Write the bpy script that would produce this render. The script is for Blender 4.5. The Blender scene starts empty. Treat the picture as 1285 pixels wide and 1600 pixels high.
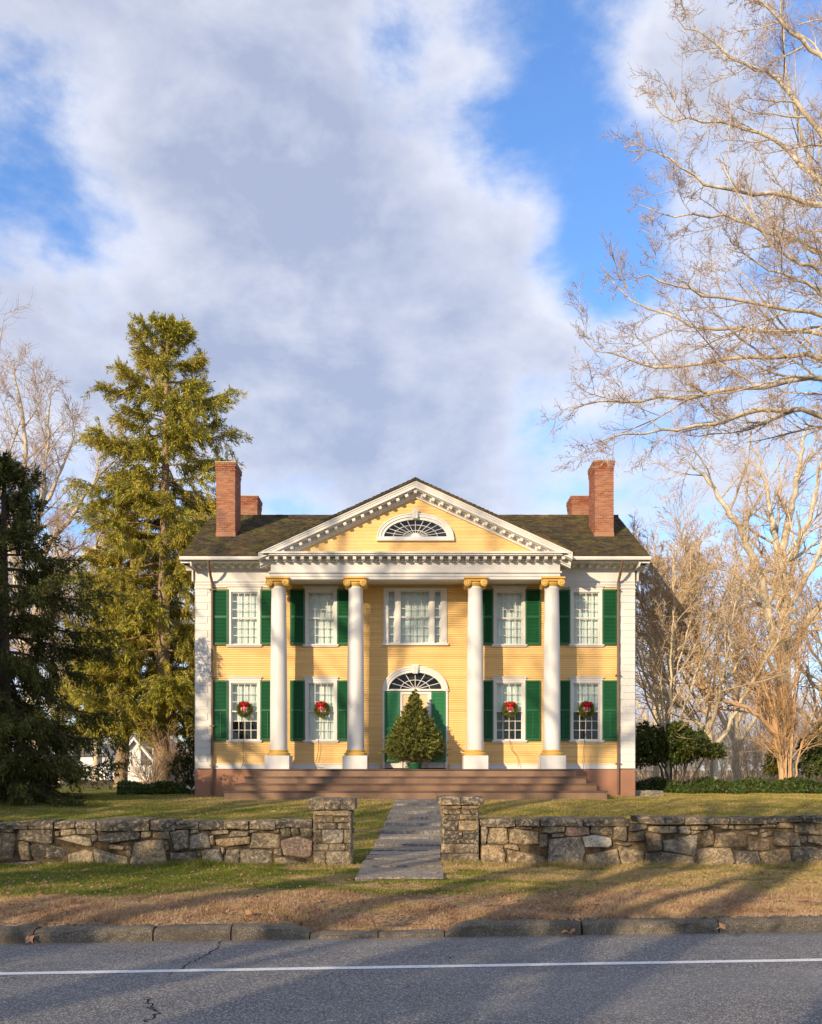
import bpy, math, random
import numpy as np
from mathutils import Vector

# ------------------------------------------------------------------ camera, sky, sun, exposure
scene = bpy.context.scene
C = scene.collection
R = math.radians
F = 1350.0; CX = 642.5; HY = 1203.0; CZ = 1.83
cam_d = bpy.data.cameras.new('camera'); cam = bpy.data.objects.new('camera', cam_d); C.objects.link(cam)
cam.location = (0, 0, CZ); cam.rotation_euler = (R(90), 0, 0)
cam_d.sensor_fit = 'HORIZONTAL'; cam_d.sensor_width = 36.0; cam_d.lens = 36.0 * F / 1285.0
cam_d.shift_y = (HY - 800.0) / 1285.0
cam_d.clip_start = 0.1; cam_d.clip_end = 2000
scene.camera = cam
SUN_EL, SUN_AZ = 17.0, 34.0       # elevation; degrees to the left of straight behind the camera
sun_d = bpy.data.lights.new('sun', 'SUN'); sun = bpy.data.objects.new('sun', sun_d); C.objects.link(sun)
sun_d.energy = 5.0; sun_d.angle = R(0.5); sun_d.color = (1.0, 0.79, 0.52)
sv = Vector((-math.sin(R(SUN_AZ)) * math.cos(R(SUN_EL)), -math.cos(R(SUN_AZ)) * math.cos(R(SUN_EL)), math.sin(R(SUN_EL))))
sun.rotation_euler = sv.to_track_quat('Z', 'Y').to_euler(); sun.location = (-20, -20, 30)
scene.view_settings.view_transform = 'Standard'; scene.view_settings.look = 'None'
scene.view_settings.gamma = 1.0; scene.view_settings.use_curve_mapping = False
scene.view_settings.exposure = 0.30

class NT:
    """tiny node-tree helper"""
    def __init__(s, tree): s.t = tree; tree.nodes.clear()
    def n(s, typ, **kw):
        nd = s.t.nodes.new(typ)
        for k, v in kw.items(): setattr(nd, k, v)
        return nd
    def put(s, sock, v):
        if isinstance(v, bpy.types.NodeSocket): s.t.links.new(v, sock)
        elif isinstance(v, (tuple, list)) and len(v) == 3 and sock.type == 'RGBA': sock.default_value = (*v, 1)
        else: sock.default_value = v
    def math(s, op, a, b=None, c=None, clamp=False):
        nd = s.n('ShaderNodeMath', operation=op, use_clamp=clamp)
        s.put(nd.inputs[0], a)
        if b is not None: s.put(nd.inputs[1], b)
        if c is not None: s.put(nd.inputs[2], c)
        return nd.outputs[0]
    def mix(s, f, a, b, mode='MIX'):
        nd = s.n('ShaderNodeMix', data_type='RGBA', blend_type=mode)
        s.put(nd.inputs[0], f); s.put(nd.inputs[6], a); s.put(nd.inputs[7], b)
        return nd.outputs[2]
    def noise(s, vec, scale, detail=4, rough=0.55, dist=0.0):
        nd = s.n('ShaderNodeTexNoise')
        if vec is not None: s.put(nd.inputs['Vector'], vec)
        nd.inputs['Scale'].default_value = scale; nd.inputs['Detail'].default_value = detail
        nd.inputs['Roughness'].default_value = rough; nd.inputs['Distortion'].default_value = dist
        return nd.outputs[0]
    def ramp(s, f, lo, hi, a=0.0, b=1.0, smooth=True):
        nd = s.n('ShaderNodeMapRange', interpolation_type='SMOOTHSTEP' if smooth else 'LINEAR')
        s.put(nd.inputs[0], f); nd.inputs[1].default_value = lo; nd.inputs[2].default_value = hi
        nd.inputs[3].default_value = a; nd.inputs[4].default_value = b
        return nd.outputs[0]
    def vmul(s, v, k):
        nd = s.n('ShaderNodeVectorMath', operation='MULTIPLY'); s.put(nd.inputs[0], v); nd.inputs[1].default_value = k
        return nd.outputs[0]

world = bpy.data.worlds.new('World'); scene.world = world; world.use_nodes = True
w = NT(world.node_tree)
sky = w.n('ShaderNodeTexSky', sky_type='NISHITA'); sky.sun_disc = False
sky.sun_elevation = R(SUN_EL); sky.sun_rotation = R(180 + SUN_AZ); sky.air_density = 1.0; sky.dust_density = 0.6; sky.ozone_density = 2.0
tc = w.n('ShaderNodeTexCoord').outputs['Generated']
sep = w.n('ShaderNodeSeparateXYZ'); w.put(sep.inputs[0], tc)
def dirnoise(off, scale, detail, rough, dist=0.0):
    v = w.n('ShaderNodeVectorMath', operation='MULTIPLY_ADD'); w.put(v.inputs[0], tc); v.inputs[1].default_value = (1.0, 1.0, 1.7); v.inputs[2].default_value = off
    return w.noise(v.outputs[0], scale, detail, rough, dist)
OFF = (3.1, 0.4, 7.7); SH_ = (OFF[0] - 0.030, OFF[1] - 0.01, OFF[2] + 0.055)
big_ = dirnoise(OFF, 2.4, 3, 0.5); puff = dirnoise(OFF, 5.5, 12, 0.60, 0.15); puff2 = dirnoise(SH_, 5.5, 12, 0.60, 0.15)
cov = w.math('ADD', w.math('MULTIPLY', big_, 0.55), w.math('MULTIPLY', puff, 0.85)); cov = w.math('ADD', cov, -0.080)
def cdir(px, py):
    v = Vector(((px - CX) / F, 1.0, (HY - py) / F)); v.normalize(); return tuple(v)
BL = [  # px, py, radius px, amount   (where the cloud deck is thicker / opens to blue)
    (430, 180, 330, 0.17), (480, 420, 300, 0.20), (120, 560, 230, 0.14), (790, 560, 150, 0.12), (330, 640, 220, 0.14),
    (1060, 90, 130, 0.13), (1180, 330, 160, 0.12), (820, 360, 70, 0.10), (620, 690, 160, 0.10), (720, 640, 100, 0.08),
    (850, 60, 150, -0.15), (950, 320, 150, -0.19), (870, 190, 140, -0.12), (10, 270, 140, -0.15), (130, 345, 90, -0.08), (610, 70, 80, -0.17), (925, 430, 90, -0.14), (830, 655, 90, -0.10), (960, 610, 90, -0.10),
    (480, 775, 90, -0.085), (1060, 720, 110, -0.10), (150, 720, 110, -0.06), (1000, 440, 80, -0.12), (1150, 590, 60, -0.06), (1290, 180, 120, -0.05)]
for px, py, rad, amt in BL:
    d = w.n('ShaderNodeVectorMath', operation='DISTANCE'); w.put(d.inputs[0], tc); d.inputs[1].default_value = cdir(px, py)
    v = Vector(((px - CX) / F, 1.0, (HY - py) / F)).length
    cov = w.math('ADD', cov, w.ramp(d.outputs['Value'], 0.0, rad / F / v * 1.25, amt, 0.0))
mask = w.ramp(cov, 0.42, 0.70)
thick = w.ramp(cov, 0.56, 0.82)
relief = w.math('SUBTRACT', puff2, puff)
soft = w.math('SUBTRACT', dirnoise(SH_, 3.0, 4, 0.5), dirnoise(OFF, 3.0, 4, 0.5))
rl = w.math('ADD', w.math('MULTIPLY', relief, 2.3), w.math('MULTIPLY', soft, 1.6))
shade = w.math('ADD', w.math('MULTIPLY', thick, 0.78), rl, clamp=True)
ccol = w.mix(shade, (9.0, 9.2, 10.2), (4.6, 5.2, 7.0))
blue = w.mix(1.0, sky.outputs[0], (1.95, 2.55, 3.35), 'MULTIPLY')
skyc = w.mix(w.math('MULTIPLY', mask, 0.93), blue, ccol)
bg = w.n('ShaderNodeBackground'); w.put(bg.inputs[0], skyc); bg.inputs[1].default_value = 0.08
out = w.n('ShaderNodeOutputWorld'); w.put(out.inputs[0], bg.outputs[0])

# ------------------------------------------------------------------ materials
def material(name): 
    m = bpy.data.materials.new(name); m.use_nodes = True; return m, NT(m.node_tree)
def finish(t, col, rough=0.7, bump=None, bstr=0.3, bdist=0.02, spec=0.3, trans=None, metal=0.0):
    p = t.n('ShaderNodeBsdfPrincipled'); t.put(p.inputs['Base Color'], col); t.put(p.inputs['Roughness'], rough)
    p.inputs['Specular IOR Level'].default_value = spec; p.inputs['Metallic'].default_value = metal
    if bump is not None:
        b = t.n('ShaderNodeBump'); b.inputs['Strength'].default_value = bstr; b.inputs['Distance'].default_value = bdist
        t.put(b.inputs['Height'], bump); t.put(p.inputs['Normal'], b.outputs[0])
    res = p.outputs[0]
    if trans is not None:
        tr = t.n('ShaderNodeBsdfTranslucent'); t.put(tr.inputs[0], col)
        mx = t.n('ShaderNodeMixShader'); mx.inputs[0].default_value = trans
        t.put(mx.inputs[1], res); t.put(mx.inputs[2], tr.outputs[0]); res = mx.outputs[0]
    o = t.n('ShaderNodeOutputMaterial'); t.put(o.inputs[0], res)
def wpos(t): return t.n('ShaderNodeNewGeometry').outputs['Position']
def rnd(t): return t.n('ShaderNodeObjectInfo').outputs['Random']
def paint(name, c1, c2, scale=1.4, rough=0.5, var=0.6, bstr=0.12, streak=(1, 1, 0.25), dirt=None, dirt_amt=0.5, spec=0.3, boards=0.0):
    m, t = material(name); p = wpos(t)
    n1 = t.noise(t.vmul(p, streak), scale, 6, 0.6)
    n2 = t.noise(p, 14, 5, 0.7)
    col = t.mix(t.math('MULTIPLY', t.ramp(n1, 0.35, 0.68), var), c1, c2)
    col = t.mix(t.ramp(n2, 0.55, 0.8, 0, 0.25), col, c2)
    if dirt:
        n3 = t.noise(t.vmul(p, (3, 3, 0.6)), 1.1, 7, 0.7)
        col = t.mix(t.ramp(n3, 0.56, 0.78, 0, dirt_amt), col, dirt)
    if boards: col = t.mix(t.math('MULTIPLY', colattr(t), boards), col, t.mix(1.0, col, (0.72, 0.66, 0.58), 'MULTIPLY'))
    finish(t, col, rough, t.noise(p, 45, 3, 0.6), bstr, 0.01, spec)
    return m
def colattr(t):
    a = t.n('ShaderNodeAttribute'); a.attribute_name = 'tint'; return a.outputs['Fac']
M = {}
M['white'] = paint('white_paint', (0.64, 0.625, 0.61), (0.56, 0.545, 0.525), dirt=(0.42, 0.40, 0.37), dirt_amt=0.35)
M['trim'] = paint('white_trim_paint', (0.66, 0.64, 0.61), (0.58, 0.56, 0.53), dirt=(0.45, 0.42, 0.37), dirt_amt=0.25)
M['yellow'] = paint('yellow_paint', (0.77, 0.52, 0.215), (0.71, 0.465, 0.18), dirt=(0.50, 0.35, 0.17), dirt_amt=0.5, rough=0.6, boards=0.4)
M['ochre'] = paint('ochre_paint', (0.64, 0.40, 0.10), (0.52, 0.30, 0.07), dirt=(0.35, 0.22, 0.08), rough=0.55)
M['green'] = paint('green_paint', (0.012, 0.088, 0.034), (0.016, 0.108, 0.044), rough=0.42, spec=0.4)
M['green2'] = paint('faded_green_paint', (0.026, 0.16, 0.062), (0.034, 0.185, 0.08), rough=0.45)
M['stair'] = paint('brown_stair_paint', (0.27, 0.165, 0.105), (0.19, 0.12, 0.08), streak=(0.3, 1, 1), rough=0.65, dirt=(0.09, 0.06, 0.05), boards=0.8)
M['deck'] = paint('brown_deck_shade_paint', (0.13, 0.08, 0.065), (0.10, 0.06, 0.05), streak=(0.3, 1, 1), rough=0.6)  # darkened so tread edges carry the shade line of the nosings
M['found'] = paint('brownstone', (0.36, 0.185, 0.115), (0.30, 0.145, 0.095), scale=0.8, rough=0.85, bstr=0.4, dirt=(0.22, 0.13, 0.10))
M['copper'] = paint('weathered_copper', (0.14, 0.085, 0.055), (0.20, 0.15, 0.11), rough=0.45)
M['greymetal'] = paint('grey_metal', (0.30, 0.31, 0.31), (0.22, 0.22, 0.22), rough=0.45)
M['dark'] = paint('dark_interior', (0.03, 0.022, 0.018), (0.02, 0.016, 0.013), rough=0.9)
M['curtain'] = paint('sheer_curtain', (0.74, 0.78, 0.77), (0.66, 0.71, 0.70), streak=(4, 4, 0.2), rough=0.9)
M['amber'] = paint('reflection_amber', (0.75, 0.50, 0.28), (0.65, 0.42, 0.24), rough=0.8)  # flat amber standing in for light reflected at the door
M['red'] = paint('red_ribbon', (0.50, 0.012, 0.02), (0.38, 0.01, 0.016), rough=0.4)
M['cord'] = paint('brown_cord', (0.16, 0.11, 0.06), (0.13, 0.09, 0.05), rough=0.6)
M['tub'] = paint('green_tub', (0.02, 0.10, 0.045), (0.02, 0.12, 0.05), rough=0.4)
M['greyroof'] = paint('grey_roof', (0.16, 0.15, 0.15), (0.12, 0.12, 0.12), rough=0.8)
M['farwhite'] = paint('far_white_paint', (0.78, 0.78, 0.78), (0.70, 0.70, 0.70), rough=0.6)
M['farpane'] = paint('far_dark_glass', (0.06, 0.08, 0.11), (0.05, 0.06, 0.08), rough=0.15)

m, t = material('window_glass')
fr = t.n('ShaderNodeFresnel'); fr.inputs[0].default_value = 1.5
gl = t.n('ShaderNodeBsdfGlossy'); gl.inputs['Roughness'].default_value = 0.03
bmp = t.n('ShaderNodeBump'); bmp.inputs['Strength'].default_value = 0.12; bmp.inputs['Distance'].default_value = 0.02
t.put(bmp.inputs['Height'], t.noise(wpos(t), 3, 1)); t.put(gl.inputs['Normal'], bmp.outputs[0])
tr = t.n('ShaderNodeBsdfTransparent'); tr.inputs[0].default_value = (0.93, 0.96, 0.95, 1)
mx = t.n('ShaderNodeMixShader'); t.put(mx.inputs[0], t.math('MULTIPLY', fr.outputs[0], 0.55, clamp=True))
t.put(mx.inputs[1], tr.outputs[0]); t.put(mx.inputs[2], gl.outputs[0])
o = t.n('ShaderNodeOutputMaterial'); t.put(o.inputs[0], mx.outputs[0]); M['glass'] = m

# brick: a tint per brick carried on the mesh
m, t = material('brick'); a = colattr(t); p = wpos(t)
col = t.mix(t.ramp(a, 0, 1, 0, 1, False), (0.24, 0.07, 0.036), (0.39, 0.165, 0.085))
col = t.mix(t.ramp(a, 0.86, 0.9), col, (0.25, 0.10, 0.065))
col = t.mix(t.ramp(t.noise(p, 1.3, 6, 0.6), 0.5, 0.75, 0, 0.45), col, (0.22, 0.16, 0.13))
finish(t, col, 0.85, t.noise(p, 60, 4), 0.4, 0.01); M['brick'] = m
m, t = material('lime_mortar'); p = wpos(t)
finish(t, t.mix(t.noise(p, 3, 5), (0.46, 0.38, 0.28), (0.32, 0.25, 0.18)), 0.9, t.noise(p, 50, 4), 0.4, 0.01); M['mortar'] = m
m, t = material('shingle'); a = colattr(t); p = wpos(t)
n = t.noise(p, 0.55, 8, 0.65, 0.4); n2 = t.noise(t.vmul(p, (1, 1, 2.5)), 1.6, 9, 0.75)
col = t.mix(a, (0.042, 0.034, 0.024), (0.10, 0.078, 0.048))
col = t.mix(t.ramp(n2, 0.46, 0.62, 0, 0.75), col, (0.15, 0.135, 0.03))
col = t.mix(t.ramp(n, 0.50, 0.66, 0, 0.6), col, (0.17, 0.10, 0.045))
col = t.mix(t.ramp(t.noise(t.vmul(p, (1, 1, 3)), 6, 8, 0.8), 0.46, 0.62, 0, 0.8), col, (0.028, 0.024, 0.02))
finish(t, col, 0.95, t.noise(p, 25, 5), 0.6, 0.02, 0.15); M['shingle'] = m

def stone_mat(name, cols, stain, lichen=True):
    m, t = material(name); p = wpos(t); r = rnd(t)
    col = cols[0]
    for i, c in enumerate(cols[1:]):
        k = (i + 1) / len(cols); col = t.mix(t.ramp(r, k - 0.04, k + 0.04), col, c)
    r2 = t.math('FRACT', t.math('MULTIPLY', r, 7.31)); col = t.mix(t.ramp(r2, 0.0, 1.0, 0.0, 0.55, False), col, t.mix(1.0, col, (0.45, 0.42, 0.40), 'MULTIPLY'))
    off = t.n('ShaderNodeVectorMath', operation='ADD'); t.put(off.inputs[0], p)
    cc = t.n('ShaderNodeCombineXYZ'); t.put(cc.inputs[0], t.math('MULTIPLY', r, 37.0)); t.put(off.inputs[1], cc.outputs[0]); q = off.outputs[0]
    n = t.noise(q, 5.0, 9, 0.7, 0.6)
    col = t.mix(t.ramp(n, 0.40, 0.58, 0.0, 0.78), col, stain)
    n = t.noise(q, 16, 7, 0.75); col = t.mix(t.ramp(n, 0.49, 0.60, 0, 0.70), col, (0.58, 0.47, 0.32))
    n = t.noise(q, 30, 6, 0.8); col = t.mix(t.ramp(n, 0.50, 0.62, 0, 0.75), col, (0.06, 0.052, 0.045))
    if lichen:
        n = t.noise(q, 8, 8, 0.7); col = t.mix(t.ramp(n, 0.60, 0.68, 0, 0.55), col, (0.44, 0.33, 0.15))
        n = t.noise(p, 0.9, 6, 0.7); col = t.mix(t.ramp(n, 0.52, 0.64, 0, 0.75), col, (0.05, 0.043, 0.036))
    b = t.math('ADD', t.noise(q, 10, 8, 0.65), t.math('MULTIPLY', t.noise(q, 45, 5, 0.7), 0.4))
    finish(t, col, 0.92, b, 1.0, 0.05, 0.15); return m
M['stone'] = stone_mat('field_stone', [(0.50, 0.36, 0.20), (0.32, 0.265, 0.20), (0.55, 0.41, 0.25), (0.24, 0.20, 0.155), (0.46, 0.31, 0.165), (0.44, 0.36, 0.25)], (0.13, 0.105, 0.075))
M['grey_stone'] = stone_mat('blue_grey_stone', [(0.22, 0.215, 0.195), (0.20, 0.20, 0.185)], (0.30, 0.26, 0.20))
M['pink_stone'] = stone_mat('pink_granite', [(0.38, 0.26, 0.19), (0.36, 0.25, 0.185)], (0.30, 0.19, 0.14), False)
M['dark_stone'] = stone_mat('dark_stone', [(0.10, 0.095, 0.085), (0.14, 0.12, 0.10)], (0.06, 0.055, 0.05))
M['cap_stone'] = stone_mat('cap_stone', [(0.25, 0.20, 0.145), (0.17, 0.145, 0.12), (0.31, 0.24, 0.155)], (0.08, 0.065, 0.05))
M['quartz'] = stone_mat('white_quartz', [(0.62, 0.60, 0.55), (0.64, 0.62, 0.57)], (0.50, 0.45, 0.36), False)
M['slab'] = stone_mat('bluestone_slab', [(0.40, 0.36, 0.32), (0.30, 0.28, 0.26), (0.46, 0.41, 0.36), (0.35, 0.32, 0.29)], (0.22, 0.195, 0.17), False)
m, t = material('old_mortar'); p = wpos(t)
col = t.mix(t.ramp(t.noise(p, 4, 6, 0.7), 0.35, 0.65), (0.15, 0.105, 0.055), (0.035, 0.028, 0.022))
finish(t, col, 0.95, t.noise(p, 40, 5), 0.8, 0.02, 0.1); M['wmortar'] = m
m, t = material('kerb_concrete'); p = wpos(t); r = rnd(t)
v = t.n('ShaderNodeTexVoronoi'); t.put(v.inputs['Vector'], p); v.inputs['Scale'].default_value = 70
col = t.mix(t.ramp(v.outputs['Distance'], 0.05, 0.5), (0.42, 0.355, 0.27), (0.14, 0.12, 0.095))
col = t.mix(t.ramp(t.noise(p, 3.0, 8, 0.75), 0.42, 0.62, 0, 0.75), col, (0.085, 0.072, 0.06))
col = t.mix(t.ramp(t.noise(p, 5, 6, 0.7), 0.55, 0.7, 0, 0.4), col, (0.13, 0.13, 0.05))
finish(t, col, 0.95, t.math('ADD', t.noise(p, 60, 5, 0.7), t.math('MULTIPLY', t.noise(p, 7, 4), 1.5)), 0.8, 0.02, 0.1); M['kerb'] = m
m, t = material('asphalt'); p = wpos(t)
v = t.n('ShaderNodeTexVoronoi'); t.put(v.inputs['Vector'], p); v.inputs['Scale'].default_value = 95
vs = t.n('ShaderNodeSeparateColor'); t.put(vs.inputs[0], v.outputs['Color'])
agg = t.ramp(vs.outputs[0], 0.5, 0.95)
col = t.mix(agg, (0.125, 0.122, 0.124), (0.42, 0.40, 0.385))
col = t.mix(t.ramp(t.noise(p, 120, 3, 0.7), 0.35, 0.55, 0.6, 0), col, (0.05, 0.05, 0.052))
col = t.mix(t.ramp(t.noise(t.vmul(p, (0.35, 1.3, 1)), 0.9, 6, 0.6), 0.4, 0.7, 0, 0.3), col, (0.28, 0.27, 0.26))
col = t.mix(t.ramp(t.noise(p, 0.7, 6, 0.7), 0.50, 0.72, 0, 0.45), col, (0.10, 0.098, 0.10))
sx = t.n('ShaderNodeSeparateXYZ'); t.put(sx.inputs[0], p); yr = t.math('SUBTRACT', sx.outputs[1], t.math('MULTIPLY', sx.outputs[0], 0.074))
gut = t.math('MULTIPLY', t.ramp(yr, 8.9, 9.4), t.ramp(t.noise(p, 4, 7, 0.75), 0.42, 0.6))
col = t.mix(t.math('MULTIPLY', gut, 0.55), col, (0.20, 0.155, 0.105))
wt = t.math('MULTIPLY', t.ramp(yr, 6.9, 7.3), t.ramp(yr, 7.8, 7.4)); col = t.mix(t.math('MULTIPLY', wt, t.ramp(t.noise(t.vmul(p, (0.3, 2, 1)), 1.0, 5), 0.3, 0.7, 0, 0.3)), col, (0.30, 0.29, 0.28))
finish(t, col, 0.92, t.math('ADD', v.outputs['Distance'], t.noise(p, 200, 3)), 0.6, 0.008, 0.2); M['asphalt'] = m
m, t = material('road_paint'); p = wpos(t)
col = t.mix(t.ramp(t.noise(p, 45, 8, 0.8), 0.50, 0.62, 0, 0.75), (0.68, 0.68, 0.69), (0.25, 0.24, 0.24))
finish(t, col, 0.7, t.noise(p, 120, 3), 0.4, 0.005); M['line'] = m
m, t = material('crack'); finish(t, (0.02, 0.02, 0.02), 1.0, spec=0.05); M['crack'] = m

def grass_colour(t, p, blades):
    sx = t.n('ShaderNodeSeparateXYZ'); t.put(sx.inputs[0], p); X, Y = sx.outputs[0], sx.outputs[1]
    n = t.noise(t.vmul(p, (0.5, 1.5, 1)), 0.9, 5, 0.6, 0.4)
    nf = t.noise(p, 3.0, 5, 0.65)
    nn = t.math('ADD', t.math('MULTIPLY', n, 0.7), t.math('MULTIPLY', nf, 0.3))
    green = t.mix(t.ramp(nf, 0.3, 0.7), (0.090, 0.165, 0.012), (0.21, 0.245, 0.022))
    tan = t.mix(t.ramp(nf, 0.35, 0.65), (0.56, 0.40, 0.20), (0.44, 0.35, 0.12))
    olive = t.mix(t.ramp(nf, 0.35, 0.65), (0.31, 0.27, 0.05), (0.44, 0.34, 0.10))
    rust = t.mix(t.ramp(nf, 0.35, 0.65), (0.36, 0.215, 0.13), (0.60, 0.42, 0.27))
    # verge: green by the wall on the left, tan to the right, dead and rusty by the kerb
    gx = t.math('ADD', nn, t.ramp(X, -3.0, 3.5, 0.07, -0.09, False))
    verge = t.mix(t.ramp(gx, 0.45, 0.52), tan, green)
    verge = t.mix(t.ramp(t.noise(t.vmul(p, (0.6, 1.4, 1)), 1.6, 4, 0.6), 0.58, 0.66, 0, 0.8), verge, green)
    yy = t.math('ADD', Y, t.math('MULTIPLY', t.math('SUBTRACT', nn, 0.5), 6.5))
    rustf = t.ramp(t.math('SUBTRACT', yy, t.math('MULTIPLY', X, 0.07)), 10.9, 12.2, 1, 0)
    rust = t.mix(t.ramp(t.noise(t.vmul(p, (0.7, 1.6, 1)), 1.9, 5, 0.65), 0.50, 0.64, 0, 0.8), rust, tan)
    rust = t.mix(t.ramp(t.noise(p, 2.6, 6, 0.7), 0.57, 0.68, 0, 0.8), rust, (0.13, 0.085, 0.05))
    verge = t.mix(rustf, verge, rust)
    lawn = t.mix(t.ramp(t.math('ADD', nn, t.ramp(X, -8, 8, 0.05, -0.05, False)), 0.44, 0.58), olive, green)
    lawn = t.mix(t.ramp(t.noise(t.vmul(p, (0.4, 1.2, 1)), 1.3, 5, 0.6), 0.50, 0.64, 0, 0.75), lawn, tan)
    ly = t.math('ADD', Y, t.math('MULTIPLY', t.math('SUBTRACT', nn, 0.5), 14))
    near_house = t.math('MULTIPLY', t.ramp(ly, 24.0, 26.5), t.ramp(t.math('ABSOLUTE', t.math('ADD', X, 1.5)), 4.0, 8.0, 0.8, 0))
    lawn = t.mix(near_house, lawn, tan)
    col = t.mix(t.ramp(Y, 14.9, 15.2), verge, lawn)
    col = t.mix(t.ramp(Y, 39, 46, 0, 1), col, (0.22, 0.17, 0.08))
    return col
m, t = material('turf'); p = wpos(t); col = grass_colour(t, p, False)
col = t.mix(t.ramp(t.noise(p, 22, 6, 0.75), 0.40, 0.58, 0.9, 0.0), col, (0.045, 0.034, 0.018))
finish(t, col, 0.95, t.noise(p, 30, 6, 0.75), 1.0, 0.05, 0.1); M['turf'] = m
m, t = material('grass_blade'); p = wpos(t); col = grass_colour(t, p, True); a = colattr(t)
col = t.mix(t.ramp(a, 0.0, 0.55, 0.55, 0.0), col, (0.30, 0.18, 0.08))
col = t.mix(t.ramp(a, 0.8, 1.0, 0.0, 0.5), col, (0.68, 0.55, 0.28))
finish(t, col, 0.8, trans=0.25, spec=0.15); M['blade'] = m
def leaf_mat(name, cols, rough=0.6, trans=0.2, spec=0.25, big=0.8):
    m, t = material(name); p = wpos(t); a = colattr(t); n = t.noise(p, big, 4, 0.6)
    col = t.mix(t.ramp(a, 0, 1, 0, 1, False), cols[0], cols[1])
    if len(cols) > 2: col = t.mix(t.ramp(n, 0.45, 0.65, 0, 0.7), col, cols[2])
    finish(t, col, rough, trans=trans, spec=spec); return m
M['spruce'] = leaf_mat('spruce_needles', [(0.065, 0.075, 0.010), (0.58, 0.52, 0.07), (0.44, 0.33, 0.055)])  # dark end of the tint stands in for shadow among the needles
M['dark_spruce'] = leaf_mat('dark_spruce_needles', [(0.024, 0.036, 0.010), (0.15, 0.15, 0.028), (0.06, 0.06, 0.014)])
M['fir'] = leaf_mat('fir_needles', [(0.03, 0.055, 0.015), (0.42, 0.40, 0.09)])
M['wreath'] = leaf_mat('wreath_greens', [(0.06, 0.10, 0.015), (0.24, 0.23, 0.04)])
M['rhodo'] = leaf_mat('rhododendron_leaves', [(0.022, 0.045, 0.010), (0.10, 0.13, 0.018), (0.13, 0.11, 0.016)], 0.45, 0.1, 0.4)
M['cover'] = leaf_mat('ground_cover_leaves', [(0.025, 0.055, 0.010), (0.075, 0.115, 0.02), (0.06, 0.055, 0.012)], 0.5, 0.1, 0.35, 2.5)
M['dead_leaf'] = leaf_mat('dead_leaf', [(0.28, 0.13, 0.06), (0.48, 0.28, 0.17)], 0.8, 0.2)
def bark(name, c1, c2, c3, scale=3, bstr=0.6):
    m, t = material(name); p = wpos(t)
    n = t.noise(t.vmul(p, (1, 1, 0.35)), scale, 7, 0.65)
    col = t.mix(t.ramp(n, 0.35, 0.62), c1, c2)
    col = t.mix(t.ramp(t.noise(p, 9, 6, 0.7), 0.5, 0.68, 0, 0.7), col, c3)
    finish(t, col, 0.9, t.noise(t.vmul(p, (1, 1, 0.4)), 20, 6, 0.7), bstr, 0.03, 0.15); return m
M['pale_bark'] = bark('pale_bark', (0.66, 0.58, 0.45), (0.42, 0.35, 0.25), (0.13, 0.105, 0.07))
M['pale_twig'] = bark('pale_twig', (0.50, 0.37, 0.27), (0.40, 0.27, 0.19), (0.26, 0.16, 0.11), 2, 0.1)
M['tan_bark'] = bark('tan_bark', (0.66, 0.56, 0.40), (0.50, 0.41, 0.28), (0.28, 0.215, 0.135))
M['tan_twig'] = bark('tan_twig', (0.62, 0.47, 0.30), (0.52, 0.37, 0.22), (0.40, 0.27, 0.15), 2, 0.1)
M['pink_twig'] = bark('pinkish_twig', (0.54, 0.41, 0.33), (0.46, 0.34, 0.27), (0.36, 0.25, 0.19), 2, 0.1)
M['orange_twig'] = bark('orange_brown_twig', (0.60, 0.40, 0.22), (0.50, 0.31, 0.16), (0.36, 0.22, 0.12), 2, 0.1)
M['spruce_bark'] = bark('spruce_bark', (0.36, 0.26, 0.17), (0.26, 0.18, 0.12), (0.12, 0.085, 0.06), 5, 1.0)
M['dark_bark'] = bark('dark_bark', (0.10, 0.075, 0.055), (0.07, 0.05, 0.04), (0.05, 0.04, 0.03))

# ------------------------------------------------------------------ helpers
def mesh_np(name, V, Fs, tint=None):
    """V (n,3); Fs: list of integer arrays (m,3) or (m,4); tint per vertex"""
    V = np.asarray(V, dtype=np.float32).reshape(-1, 3)
    Fs = [np.asarray(f, dtype=np.int32) for f in Fs if len(f)]
    loops = np.concatenate([f.ravel() for f in Fs]); tot = np.concatenate([np.full(len(f), f.shape[1], dtype=np.int32) for f in Fs])
    start = np.concatenate([[0], np.cumsum(tot)[:-1]]).astype(np.int32)
    me = bpy.data.meshes.new(name); me.vertices.add(len(V)); me.vertices.foreach_set('co', V.ravel())
    me.loops.add(len(loops)); me.loops.foreach_set('vertex_index', loops)
    me.polygons.add(len(tot)); me.polygons.foreach_set('loop_start', start)
    me.update(calc_edges=True)
    if tint is not None:
        at = me.attributes.new('tint', 'FLOAT', 'POINT'); at.data.foreach_set('value', np.asarray(tint, dtype=np.float32))
    return me
def wloc(o):
    v = Vector((0, 0, 0))
    while o is not None: v = v + o.location; o = o.parent
    return v
def link(name, me, mat, parent=None, loc=(0, 0, 0)):
    o = bpy.data.objects.new(name, me)
    if mat is not None and me is not None and not me.materials: me.materials.append(mat)
    C.objects.link(o); p = Vector(loc)
    if parent is not None: o.parent = parent; p = p - wloc(parent)
    o.location = p; return o
def thing(name, label, cat, loc, group=None):
    o = bpy.data.objects.new(name, None); C.objects.link(o); o.location = loc; o.empty_display_size = 0.3
    return tag(o, label, cat, group)
def tag(o, label, cat, group=None, kind=None):
    if label: o['label'] = label
    if cat: o['category'] = cat
    if group: o['group'] = group
    if kind: o['kind'] = kind
    return o
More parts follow.
